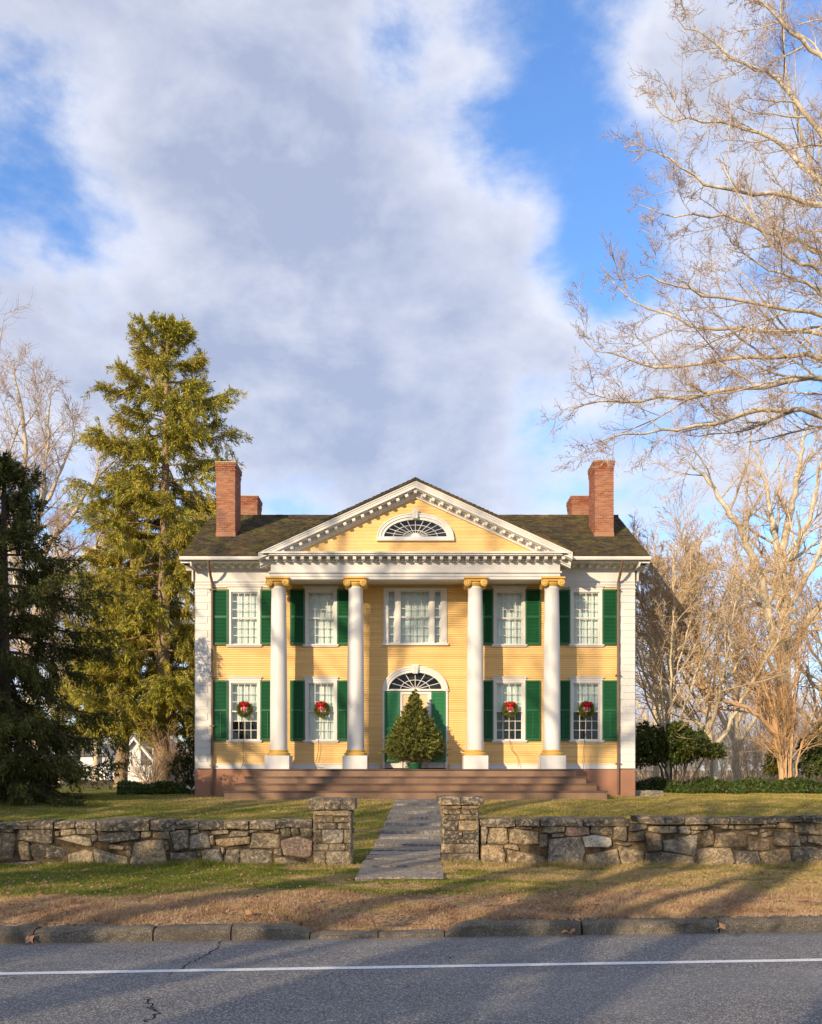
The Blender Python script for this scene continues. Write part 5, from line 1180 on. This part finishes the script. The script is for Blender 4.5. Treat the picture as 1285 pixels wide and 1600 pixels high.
# left: tall pale bare tree behind the spruces
Y = 45
L = [(pp((60, 1215, Y), (50, 1050, Y), (30, 900, Y), (10, 760, Y), (-5, 640, Y), (-15, 540, Y)), .45, .05),
     (pp((30, 900, Y), (25, 800, Y), (35, 700, Y), (38, 620, Y), (28, 540, Y), (20, 500, Y)), .20, .03), (pp((40, 960, Y), (90, 870, 43), (150, 815, 42), (190, 790, 41.5), (230, 740, 41)), .24, .03),
     (pp((35, 900, Y), (70, 820, 44), (110, 760, 43), (150, 700, 43), (190, 650, 43)), .18, .03),
     (pp((30, 880, Y), (50, 790, 46), (80, 720, 46), (110, 640, 46), (120, 590, 46)), .16, .02), (pp((30, 850, Y), (60, 760, 44), (70, 680, 44), (75, 600, 44), (80, 540, 44)), .14, .02),
     (pp((45, 940, Y), (110, 900, 44), (150, 960, 44), (170, 1020, 44)), .1, .02), (pp((0, 760, Y), (-50, 680, Y), (-80, 600, Y)), .16, .03), (pp((20, 800, Y), (-40, 720, 44), (-60, 640, 44)), .14, .03)]
bare_tree('tall pale bare tree behind the dark evergreen at the left edge', at(60, 1213, Y), [([(p[0], p[1], 1.0 + (p[2] - 1.0) * .90) for p in q], a_, c_) for q, a_, c_ in L], haze_levels, ('pale_bark', 'pink_twig'), 51)
x, y, z = at(95, 1210, 52)
bare_tree('bare tree with a hazy pinkish crown left of the tallest spruce', (x, y, 1.0), auto_limbs(x, y, 1.0, 14.5, 15, 6, 36, .26, (.5, 0), .7), haze_levels, ('pale_bark', 'pink_twig'), 53)
x, y, z = at(150, 1210, 62)
bare_tree('bare tree seen low in the gap between the two evergreens', (x, y, 1.0), auto_limbs(x, y, 1.0, 17, 12, 6, 35, .25, (0, 0), .6), far_levels, ('tan_bark', 'pink_twig'), 52)

# ---- evergreens
def leaf_quads(B, D, L, Wd, rs, side=None, cup=0.0):
    """kite shaped sprays: base B, direction D, length L, half-width Wd"""
    N = len(B); ref = rs.randn(N, 3); S = unit(np.cross(D, ref)); a = B; c = B + D * L[:, None]; mid = B + D * (L * .42)[:, None]; up = np.cross(D, S)
    V = np.stack([a, mid + S * Wd[:, None], c, mid - S * Wd[:, None]], 1)
    return V.reshape(-1, 3), np.arange(4 * N).reshape(-1, 4)
def foliage(name, V, Q, tint, mat, parent):
    c = (V.min(0) + V.max(0)) / 2; o = link(name, mesh_np(name, V - c, [Q], tint), M[mat], parent, tuple(c)); o['kind'] = 'stuff'; return o
def spruce(label, x, y, z, H, prof, zlow, seed, mat, bark_, nprim, spray, r0, lean=0.0, trunk2=None, group=None, per=10, droop=.5, slen=(.18, .38), swid=.03, hang=.9, vary=.42):
    rs = np.random.RandomState(seed); root = thing('spruce_tree', label, 'tree', (x, y, z), group)
    tp = [(x, y, z), (x + lean * .35, y, z + H * .35), (x + lean * .7, y, z + H * .7), (x + lean, y, z + H)]
    tr = [(*poly_limb(tp, r0, .03, 20)[:2], 12)]
    tubes('trunk', tr, M[bark_], root)
    f = (np.floor(np.arange(nprim) / 5) * 5 + 1.2 * rs.rand(nprim)) / nprim; f = zlow + (1 - zlow) * f ** 1.12; az = 2.39996 * np.arange(nprim) + rs.randn(nprim) * .4
    Lp = np.interp(f, *prof) * (1.12 - vary * rs.rand(nprim) ** 1.3); S = np.stack([x + lean * f, np.full(nprim, float(y)), z + H * f], 1)
    up0 = np.interp(f, [0, .5, .85, 1], [-.12, .10, .45, 1.3]); D = unit(np.stack([np.cos(az), np.sin(az), up0], 1))
    n = 9; P = [S]; cur = S; d = D; 
    for i in range(n - 1):
        bend = (-0.075 * droop if i < 4 else 0.17) ; d = unit(d + np.array([0, 0, bend]) + rs.randn(nprim, 3) * .05); cur = cur + d * (Lp / (n - 1))[:, None]; P.append(cur)
    P = np.stack(P, 1); Rp = (0.018 + .011 * Lp)[:, None] * (1 - .8 * np.linspace(0, 1, n))[None]
    P2, R2, L2 = spawn(P, Rp, np.minimum(Lp, 4.0), rs, per, .22, 1.0, 52, 12, .40, .25, .5, 5, .07, (0, 0, -.07 * droop), .55, (1, 1, .35), .005)
    tubes('branches', [(P, Rp, 5), (P2, R2, 3)], M[bark_], root)['kind'] = 'stuff'
    # sprays along primaries' tips and secondaries
    def along(P, N, t0):
        m_, k, _ = P.shape; i0 = rs.randint(0, m_, N); t = (t0 + (1 - t0) * rs.rand(N)) * (k - 1); i = np.minimum(t.astype(int), k - 2); w_ = (t - i)[:, None]
        return P[i0, i] * (1 - w_) + P[i0, i + 1] * w_, unit(P[i0, i + 1] - P[i0, i])
    seglen = np.linalg.norm(P2[:, -1] - P2[:, 0], axis=1); pick = rs.choice(len(P2), spray, p=seglen / seglen.sum())
    t = rs.rand(spray) * 4; i = np.minimum(t.astype(int), 3); w_ = (t - i)[:, None]; B = P2[pick, i] * (1 - w_) + P2[pick, i + 1] * w_; T = unit(P2[pick, i + 1] - P2[pick, i])
    Bp, Tp = along(P, spray // 6, .45); B = np.concatenate([B, Bp]); T = np.concatenate([T, Tp]); N = len(B)
    hg = (rs.rand(N) < .55)[:, None] * np.array([0, 0, -1.0]) * hang * (0.5 + rs.rand(N))[:, None]
    hf = np.clip((B[:, 2] - z) / H, 0, 1)[:, None]; hg = hg * np.clip(1.25 - hf * .9, .25, 1) 
    Dd = unit(T * .8 + rs.randn(N, 3) * .42 + hg + np.array([0, 0, .12])); Ls = slen[0] + (slen[1] - slen[0]) * rs.rand(N); 
    V, Q = leaf_quads(B - Dd * .03 + rs.randn(N, 3) * np.array([.05, .05, .02]) - np.array([0, 0, 1]) * (rs.rand(N, 1) ** 2) * .30 * hang, Dd, Ls, swid * (.6 + .8 * rs.rand(N)), rs); tint = np.repeat(np.clip(rs.rand(N) * .7 + .3 * rs.rand(N), 0, 1), 4)
    foliage('needles', V, Q, tint, mat, root); return root
x, y, z = at(252, 1225, 40)
spruce('tall sunlit olive-green spruce left of the mansion', x, y, .95, 21.8, ([0, .12, .25, .4, .55, .66, .75, .84, .92, .97, 1], [3.4, 4.0, 4.6, 4.5, 4.0, 3.6, 3.3, 2.8, 1.9, 1.2, .5]), .160, 61, 'spruce', 'spruce_bark', 130, 215000, .42, .3, droop=1.5, slen=(.10, .30), swid=.019, per=18, vary=.55)
x, y, z = at(188, 1228, 42)
spruce('second olive spruce with a leaning trunk, beside the tallest one', x, y, .95, 15.5, ([0, .2, .4, .6, .8, 1], [3.2, 3.9, 3.8, 3.1, 2.2, .6]), .22, 62, 'spruce', 'spruce_bark', 75, 90000, .34, .9, droop=1.5, slen=(.12, .34), swid=.019, per=17, vary=.5)
x, y, z = at(6, 1240, 27)
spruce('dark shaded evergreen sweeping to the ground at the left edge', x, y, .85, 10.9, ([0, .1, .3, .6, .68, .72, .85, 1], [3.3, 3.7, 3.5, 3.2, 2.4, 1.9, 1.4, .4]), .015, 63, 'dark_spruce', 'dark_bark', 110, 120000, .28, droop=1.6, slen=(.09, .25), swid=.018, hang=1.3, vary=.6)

# fir in a green tub on the porch
def fir(x, y, z, H, Rm, seed):
    rs = np.random.RandomState(seed); root = thing('christmas_tree', 'bushy undecorated fir tree in a green tub before the front door', 'christmas tree', (x, y, z))
    tubes('trunk', [(*poly_limb([(x, y, z + .1), (x, y, z + H * .6), (x, y, z + H)], .05, .008, 10)[:2], 8)], M['spruce_bark'], root)
    n1 = 640; f = rs.rand(n1) ** .8; f = .10 + .9 * (1 - (1 - rs.rand(n1)) ** .62) * 1.0; f = np.clip(.09 + .9 * (1 - np.sqrt(rs.rand(n1))), 0, .98); az = rs.rand(n1) * 6.283
    Lp = Rm * np.interp(f, [0, .08, .2, .6, .9, 1], [.88, 1.0, .88, .43, .13, .02]) * (.88 + .16 * rs.rand(n1)); S = np.stack([np.full(n1, x), np.full(n1, y), z + .12 + (H - .15) * f - Lp * .12], 1); D = unit(np.stack([np.cos(az), np.sin(az), .26 + .5 * f], 1))
    P, Rr, L = walk(S, D, Lp, np.full(n1, .010), rs, 6, .04, (0, 0, .015)); P2, R2, L2 = spawn(P, Rr, L, rs, 8, .25, 1, 42, 10, .33, .25, .6, 4, .08, (0, 0, .03), .4, None, .002)
    tubes('branches', [(P, Rr, 4)], M['spruce_bark'], root)['kind'] = 'stuff'
    N = 85000; pick = rs.randint(0, len(P2), N); t = rs.rand(N) * 3; i = np.minimum(t.astype(int), 2); w_ = (t - i)[:, None]; B = P2[pick, i] * (1 - w_) + P2[pick, i + 1] * w_; T = unit(P2[pick, i + 1] - P2[pick, i])
    Dd = unit(T + rs.randn(N, 3) * .38); V, Q = leaf_quads(B, Dd, .045 + .05 * rs.rand(N), .010 + .006 * rs.rand(N), rs); foliage('needles', V, Q, np.repeat((rs.rand(len(P2))[pick] * .6 + .4 * rs.rand(N)) ** 1.5, 4), 'fir', root)
    b = MB(); b.lathe([(.19, z), (.20, z + .02), (.24, z + .17), (.26, z + .17), (.26, z + .20), (.22, z + .20)], x, y, 22); b.build('tub', M['tub'], root, smooth=True)
fir(HX - .02, 29.15, 1.853, 2.72, 1.11, 71)

# wreaths with red bows
def wreath(label, px, py, seed):
    rs = np.random.RandomState(seed); r = random.Random(seed); x, y, z = HX + hu(px), YW - .10, hz(py); root = thing('wreath', label, 'wreath', (x, y, z), 'wreaths hung on the ground-floor windows')
    b = MB(); b.tube([(x + .20 * math.cos(a), y, z + .20 * math.sin(a)) for a in np.linspace(0, 2 * math.pi, 25)], .03, 6); b.build('wreath_frame', M['dark_bark'], root)
    N = 2200; a = rs.rand(N) * 6.283; c = np.stack([x + .20 * np.cos(a), np.full(N, y), z + .20 * np.sin(a)], 1) + rs.randn(N, 3) * np.array([.022, .02, .022]); rad = np.stack([np.cos(a), np.zeros(N), np.sin(a)], 1); tan = np.stack([-np.sin(a), np.zeros(N), np.cos(a)], 1)
    D = unit(rad * rs.uniform(-.5, 1.1, (N, 1)) + tan * .5 + rs.randn(N, 3) * .45 + np.array([0, -.35, 0])); V, Q = leaf_quads(c, D, .05 + .07 * rs.rand(N), .007 + .006 * rs.rand(N), rs); foliage('greenery', V, Q, np.repeat(rs.rand(N), 4), 'wreath', root)
    b = MB(); cx, cz, cy = x - .01 + r.uniform(-.02, .02), z + .15, y - .10
    for s in (-1, 1):      # two loops and two tails of wide ribbon
        for (L_, up, w_) in ((.17, .055, .06), (.13, -.03, .05)):
            n = 14; vs = []
            for i in range(n + 1):
                t_ = 2 * math.pi * i / n; px_ = s * L_ * (1 - math.cos(t_)) / 2; pz_ = .045 * math.sin(t_) + up * (1 - math.cos(t_)) / 2; vs += [(cx + px_, cy - w_ / 2 + .02 * math.sin(t_), cz + pz_ + .025), (cx + px_, cy + w_ / 2 - .02, cz + pz_ - .025)]
            b.add(vs, [(2 * i, 2 * i + 1, 2 * i + 3, 2 * i + 2) for i in range(n)])
        vs = []; n = 6
        for i in range(n + 1): t_ = i / n; xx = cx + s * (.015 + .055 * t_ + .012 * math.sin(6 * t_)); zz = cz - .24 * t_; vs += [(xx - .028, cy - .01 + .02 * math.sin(5 * t_), zz), (xx + .028, cy + .0, zz - .015 * s)]
        b.add(vs, [(2 * i, 2 * i + 1, 2 * i + 3, 2 * i + 2) for i in range(n)])
    b.tube([(cx - .03, cy - .03, cz), (cx, cy - .035, cz), (cx + .03, cy - .03, cz)], [.025, .035, .025], 8); b.build('bow', M['red'], root)
wreath('green wreath with red bow on the leftmost ground-floor window', 383.5, 1109, 81)
wreath('green wreath with red bow on the window between the two left columns', 503.5, 1109, 82)
wreath('green wreath with red bow on the window between the two right columns', 797, 1109, 83)
wreath('green wreath with red bow on the rightmost ground-floor window', 916, 1109, 84)
def cord(label, pts, seed):
    b = MB(); r = random.Random(seed); P = [(HX + hu(px) + r.uniform(-.004, .004), YW - .13 - (.0 if py < 1195 else .25 * (py - 1195) / 8), hz(py)) for px, py in pts]; b.tube(P, .0085, 5); o = b.build('cord', M['cord']); tag(o, label, 'cord', 'light cords hanging below the wreaths')
cord('thin brown cord hanging from the leftmost wreath to the ground', [(382, 1124), (382, 1140), (381.5, 1157), (381, 1175), (382.5, 1190), (380, 1203), (378.5, 1214), (379, 1222)], 1)
cord('thin looped cord below the wreath between the two left columns', [(503, 1124), (502, 1145), (498.5, 1157), (499, 1170), (496, 1185), (493, 1194), (497, 1199), (508, 1200)], 2)
cord('thin cord bending right below the wreath between the right columns', [(796, 1124), (796, 1145), (796.5, 1160), (799, 1172), (807, 1181), (809.5, 1190), (809, 1198)], 3)
cord('thin straight cord below the rightmost wreath', [(915.5, 1124), (915, 1145), (913, 1157), (911, 1175), (910, 1190), (909.5, 1202)], 4)

# broad-leaved shrubs
def bush(name, label, clumps, y, N, seed, mat, leaf=(.09, .035), stems=None, group=None, cat='shrub', bark_='dark_bark', shell=.55):
    """clumps: (px, py, radius px x, radius px z, depth) ellipsoids of leaf rosettes on real stems"""
    rs = np.random.RandomState(seed); cs_ = [(at(px, py, y + dy), rx * y / F, rz * y / F) for px, py, rx, rz, dy in clumps]
    gx = np.mean([c[0][0] for c in cs_]); gz = float(ground_h(gx, y)); root = thing(name, label, cat, (gx, y, gz), group)
    vol = np.array([c[1] * c[2] for c in cs_]) ** 1.0; pick = rs.choice(len(cs_), N // 7, p=vol / vol.sum()); d = unit(rs.randn(N // 7, 3)); rad = (shell + (1 - shell) * rs.rand(N // 7)) * (.85 + .25 * rs.rand(N // 7))
    cen = np.array([c[0] for c in cs_])[pick]; rx = np.array([c[1] for c in cs_])[pick]; rz = np.array([c[2] for c in cs_])[pick]
    c = cen + d * np.stack([rx, np.minimum(rx, 1.3), rz], 1) * rad[:, None]; c[:, 2] = np.maximum(c[:, 2], gz + .1); out_ = unit(d + np.array([0, 0, .5]))
    B = np.repeat(c, 7, 0); O = np.repeat(out_, 7, 0); D = unit(O * .4 + rs.randn(len(B), 3) * .75); V, Q = leaf_quads(B, D, leaf[0] * (.7 + .6 * rs.rand(len(B))), leaf[1] * (.7 + .6 * rs.rand(len(B))), rs)
    foliage('leaves', V, Q, np.repeat(np.repeat(rs.rand(len(c)), 7) * .6 + .4 * rs.rand(len(B)), 4), mat, root)
    g_ = []
    for k, (cc, a, e) in enumerate(cs_ if stems is None else cs_[:stems]):
        sx = gx + (cc[0] - gx) * .35; g_.append((*poly_limb([(sx, y, gz - .05), (sx + (cc[0] - sx) * .4 + .1, y, gz + (cc[2] - gz) * .5), (cc[0], cc[1], cc[2]), (cc[0], cc[1], cc[2] + e * .6)], .05, .012, 8)[:2], 5))
    tubes('stems', g_, M[bark_], root); return root
bush('rhododendron_bush', 'rounded dark rhododendron bush at the right corner of the mansion', [(1015, 1165, 26, 22, 0), (1035, 1150, 26, 20, .4), (1058, 1150, 26, 22, -.3), (1085, 1160, 26, 20, -.5), (1108, 1172, 24, 14, -.3), (1070, 1175, 28, 18, .3), (1005, 1150, 14, 26, .5), (1025, 1180, 22, 16, .5), (1050, 1185, 22, 12, 0), (1120, 1178, 14, 10, 0), (1002, 1185, 12, 16, 0), (1062, 1140, 18, 10, 0)], 33.5, 15000, 91, 'rhodo', (.13, .03), stems=9)
bush('evergreen_shrub', 'dark evergreen shrub at the foot of the vase-shaped tree', [(1212, 1185, 14, 24, 0), (1222, 1195, 14, 18, 0), (1205, 1200, 12, 12, 0)], 38, 3200, 92, 'rhodo', (.12, .03))
bush('evergreen_shrub', 'dark evergreen shrub at the right edge behind the ground cover', [(1268, 1170, 20, 24, 0), (1285, 1150, 20, 24, 0), (1270, 1198, 26, 16, 0), (1300, 1185, 24, 26, 0)], 37, 6500, 93, 'rhodo', (.12, .03))
bush('evergreen_shrub', 'dull green shrub beside the left corner of the mansion', [(290, 1175, 16, 26, 0), (278, 1200, 14, 22, 0), (298, 1205, 12, 26, 0), (302, 1150, 10, 18, 0)], 33.5, 2600, 94, 'dark_spruce', (.10, .022))
rsg = np.random.RandomState(95)
def cover(label, px0, px1, Y0, Y1, N, h, seed, mat='cover'):
    rs = np.random.RandomState(seed); Y_ = Y0 + (Y1 - Y0) * rs.rand(N); x = (px0 + (px1 - px0) * rs.rand(N) - CX) * Y_ / F
    if px0 > 900: x = np.maximum(x, 7.95)
    top = h * (.65 + .35 * np.sin(x * 2.3 + Y_) * np.sin(x * 1.1 - Y_ * 1.7)) * (0.8 + .35 * rs.rand(N)); edge = np.clip((Y_ - Y0) / .35, .25, 1); zt = top * edge * np.sqrt(rs.rand(N))
    B = np.stack([x, Y_, ground_h(x, Y_) + zt], 1); D = unit(rs.randn(N, 3) * .8 + np.array([0, -.2, .6])); V, Q = leaf_quads(B, D, .08 + .06 * rs.rand(N), .025 + .02 * rs.rand(N), rs)
    c = (V.min(0) + V.max(0)) / 2; o = link('ground_cover', mesh_np('ground_cover', V - c, [Q], np.repeat(rs.rand(N), 4)), M[mat], None, tuple(c)); tag(o, label, 'ground cover', None, 'stuff')
cover('dark leafy ground cover in a low band behind the right lawn', 985, 1420, 32.6, 35.5, 60000, .52, 96)
cover('dark low ground cover beside the left corner of the mansion', 186, 312, 31.6, 34.0, 26000, .42, 97, 'rhodo')
# twiggy shrubs
def twiggy(label, px, Y_, H, spread, n, seed, mat='tan_twig', zb=None, group=None):
    rs = np.random.RandomState(seed); x, y, _ = at(px, 1210, Y_); z = float(ground_h(x, y)); root = thing('twiggy_shrub', label, 'shrub', (x, y, z), group)
    S = np.tile([x, y, z], (n, 1)) + rs.randn(n, 3) * np.array([.15, .15, 0]); a = rs.rand(n) * 6.283; D = unit(np.stack([np.cos(a) * spread, np.sin(a) * spread, np.full(n, 1.0)], 1)); P, Rr, L = walk(S, D, H * (.6 + .5 * rs.rand(n)), np.full(n, .022), rs, 8, .08, (0, 0, .02), .008)
    P2, R2, L2 = spawn(P, Rr, L, rs, 7, .2, 1, 35, 12, .4, .3, .6, 4, .12, (0, 0, .03), .4, None, .007); P3, R3, L3 = spawn(P2, R2, L2, rs, 4, .2, 1, 38, 12, .5, .3, .7, 3, .12, (0, 0, .03), .4, None, .006)
    tubes('stems', [(P, Rr, 4), (P2, R2, 3), (P3, R3, 3)], M[mat], root, False); return root
twiggy('leafless arching shrub between the two spruce trunks', 232, 36, 2.0, .9, 26, 101)
twiggy('leafless brown shrub near the left corner of the mansion', 283, 36, 2.6, .5, 26, 102, 'orange_twig')
# distant brush, too dense to count
def brush(label, px0, px1, Y0, Y1, n, H, seed, mat):
    rs = np.random.RandomState(seed); Y_ = Y0 + (Y1 - Y0) * rs.rand(n); x = (px0 + (px1 - px0) * rs.rand(n) - CX) * Y_ / F; S = np.stack([x, Y_, ground_h(x, Y_) - .05], 1); D = unit(rs.randn(n, 3) * .22 + np.array([0, 0, 1.0]))
    P, Rr, L = walk(S, D, H * (.45 + .65 * rs.rand(n)), .014 + .016 * rs.rand(n), rs, 6, .09, (0, 0, .02), .012); P2, R2, L2 = spawn(P, Rr, L, rs, 8, .2, 1, 38, 12, .35, .3, .55, 4, .11, (0, 0, .05), .4, None, .010); P3, R3, L3 = spawn(P2, R2, L2, rs, 3, .2, 1, 40, 12, .5, .3, .7, 3, .12, (0, 0, .03), .4, None, .008)
    o = tubes('brush', [(P, Rr, 3), (P2, R2, 3), (P3, R3, 3)], M[mat], None, False); tag(o, label, 'brush', None, 'stuff')
brush('dense brown winter brush beyond the right side of the mansion', 960, 1420, 44, 72, 520, 4.2, 111, 'tan_twig')
brush('taller grey-brown thicket far behind the right lawn', 940, 1450, 75, 110, 520, 9.0, 113, 'pink_twig')
brush('tan winter brush far behind the left trees', -150, 330, 80, 120, 420, 9.0, 112, 'pink_twig')

# ------------------------------------------------------------------ neighbours' white houses, far left
def far_house(label, px0, px1, py_eave, py_ridge, Y_, depth, gable_front=True, ridge_px=None):
    x0, _, ze = at(px0, py_eave, Y_); x1 = at(px1, 0, Y_)[0]; zr = at(0, py_ridge, Y_)[2]; zg = float(ground_h((x0 + x1) / 2, Y_)); xm = (x0 + x1) / 2
    root = thing('white_house', label, 'house', (xm, Y_, zg), 'white buildings seen between the spruce trunks'); b = MB()
    if gable_front: b.sweep([(x0, zg - .1), (x1, zg - .1), (x1, ze), (xm, zr), (x0, ze)], (0, Y_, 0), (0, Y_ + depth, 0), (1, 0, 0), (0, 0, 1))
    else: b.box(x0, x1, Y_, Y_ + depth, zg - .1, ze)
    b.build('wall', M['farwhite'], root)
    if gable_front:
        for s, xe in ((-1, x0), (1, x1)):
            b = MB(); q = [(xm, zr + .02), (xe + s * .35, ze - (zr - ze) * .35 / (abs(xe - xm)) + .02)]; b.sweep([q[0], q[1], (q[1][0], q[1][1] + .16), (q[0][0], q[0][1] + .18)], (0, Y_ - .3, 0), (0, Y_ + depth + .3, 0), (1, 0, 0), (0, 0, 1)); b.build('roof', M['greyroof'], root)
            b = MB(); b.sweep([q[0], q[1], (q[1][0], q[1][1] - .22), (q[0][0], q[0][1] - .22)], (0, Y_ - .34, 0), (0, Y_ - .24, 0), (1, 0, 0), (0, 0, 1)); b.build('fascia', M['farwhite'], root)
    else:
        for ya, yb_ in ((Y_ - .4, Y_ + depth / 2), (Y_ + depth + .4, Y_ + depth / 2)):
            b = MB(); b.sweep([(ya, ze - .05), (yb_, zr), (yb_, zr + .16), (ya, ze + .11)], (x0 - .3, 0, 0), (x1 + .3, 0, 0), (0, 1, 0), (0, 0, 1)); b.build('roof', M['greyroof'], root)
    n = max(2, int((x1 - x0) / 2.2))
    for i in range(n):
        xc = x0 + (x1 - x0) * (i + .5) / n; b = MB(); b.box(xc - .5, xc + .5, Y_ - .05, Y_ + .02, zg + 1.0, zg + 2.4); wn = b.build('window', M['farwhite'], root); b = MB(); b.box(xc - .4, xc + .4, Y_ - .06, Y_ - .052, zg + 1.1, zg + 2.3); b.build('pane', M['farpane'], wn)
    # clapboards
    b = MB(); z_ = zg
    while z_ < ze - .1: b.box(x0, x1, Y_ - .012, Y_ - .001, z_, z_ + .19); z_ += .2
    b.build('clapboard', M['farwhite'], root, kind='stuff'); return root
far_house('white gabled outbuilding seen between the two spruce trunks', 176, 247, 1195, 1152, 60, 9)
far_house('low white house with grey roof seen beside the mansion corner', 262, 345, 1178, 1160, 66, 8, False)
far_house('pale far house showing under the dark evergreen branches', 95, 172, 1180, 1163, 72, 8, False)
# garden spotlight
x, y, _ = at(300, 1238, 31); z = float(ground_h(x, y)); sp = thing('garden_spotlight', 'small white twin spotlight on a stake by the left house corner', 'spotlight', (x, y, z))
b = MB(); b.tube([(x, y, z - .05), (x, y, z + .22)], .012, 6); b.build('stake', M['greymetal'], sp)
for s in (-1, 1): b = MB(); b.tube([(x + s * .03, y - .02, z + .22), (x + s * .10, y - .05, z + .28), (x + s * .16, y - .07, z + .31)], [.02, .045, .055], 10); b.build('lamp_head', M['farwhite'], sp)

# ------------------------------------------------------------------ trees across the road, behind the camera, whose shade falls into the view
shade_levels = [lv(8, .2, .98, 42, 12, .4, .2, .5, 6, .08, (0, 0, .03), .4, None, .02), lv(5, .2, 1, 45, 14, .45, .25, .6, 4, .12, (0, 0, .03), .4, None, .012)]
def shade_tree(label, x, y, H, seed, r0, lean=(0, 0), kmin=.3):
    return bare_tree(label, (x, y, -.05), auto_limbs(x, y, -.05, H, 9, H * .30, seed, r0, lean, .7, kmin), shade_levels, ('tan_bark', 'tan_twig'), seed, 'trees across the road whose shadows reach the lawn')
SH = []; SHL = []
# (offset across the sun's direction, distance back, height, trunk radius, where the crown starts)
for c_, y_, H_, r_0, km, lb in [(-14.0, -6, 15, .52, .62, 'thick-trunked bare tree across the road, shading the far left of the stone wall'), (-11.5, -8, 21, .52, .78, 'bare tree across the road, shading the wall left of the gate pillar'), (-8.1, -6, 14, .36, .68, 'slim bare tree across the road, shading the right gate pillar'),
        (-6.3, -9, 13, .50, .70, 'short thick bare tree across the road, shading the path'), (-4.6, -5.5, 13, .62, .70, 'stoutest bare tree across the road, its band of shade crossing the right-hand wall'), (-2.7, -8, 13, .50, .70, 'bare tree across the road, shading the right of the white line'),
        (-0.9, -5, 12, .55, .70, 'bare tree nearest the camera behind it, shading the lower right of the road'), (1.1, -9, 12, .5, .70, 'bare tree across the road furthest from the mansion lawn'),
        (-17.9, -4, 24, .60, .76, 'bare tree across the road whose shade dapples the left wing of the mansion'), (-20.5, -12, 20, .45, .50, 'tallest bare tree across the road, its shade reaching the pediment'), (-12.6, -16, 15, .42, .60, 'bare tree far across the road, shading the right wing of the mansion'),
        (-4.2, -38, 19, .50, .55, 'distant bare tree whose crown shades the middle of the road'), (-1.0, -42, 19, .50, .5, 'distant bare tree whose crown shades the right half of the road'), (-9.8, -36, 20, .45, .5, 'distant bare tree whose crown shades the left stone wall')]:
    SH.append(((c_ + .559 * y_) / .829, y_, H_, r_0, km)); SHL.append(lb)
for i, (x, y, H, r0, km) in enumerate(SH): shade_tree(SHL[i], x, y, H, 200 + i, r0, kmin=km)
spruce('tall evergreen outside the left edge that shades the dark spruce', -21.5, 13.0, .3, 17.5, ([0, .2, .5, .8, 1], [4.5, 4.5, 3.4, 1.6, .4]), .04, 301, 'dark_spruce', 'dark_bark', 110, 30000, .35, droop=1.3, slen=(.3, .6), swid=.07)
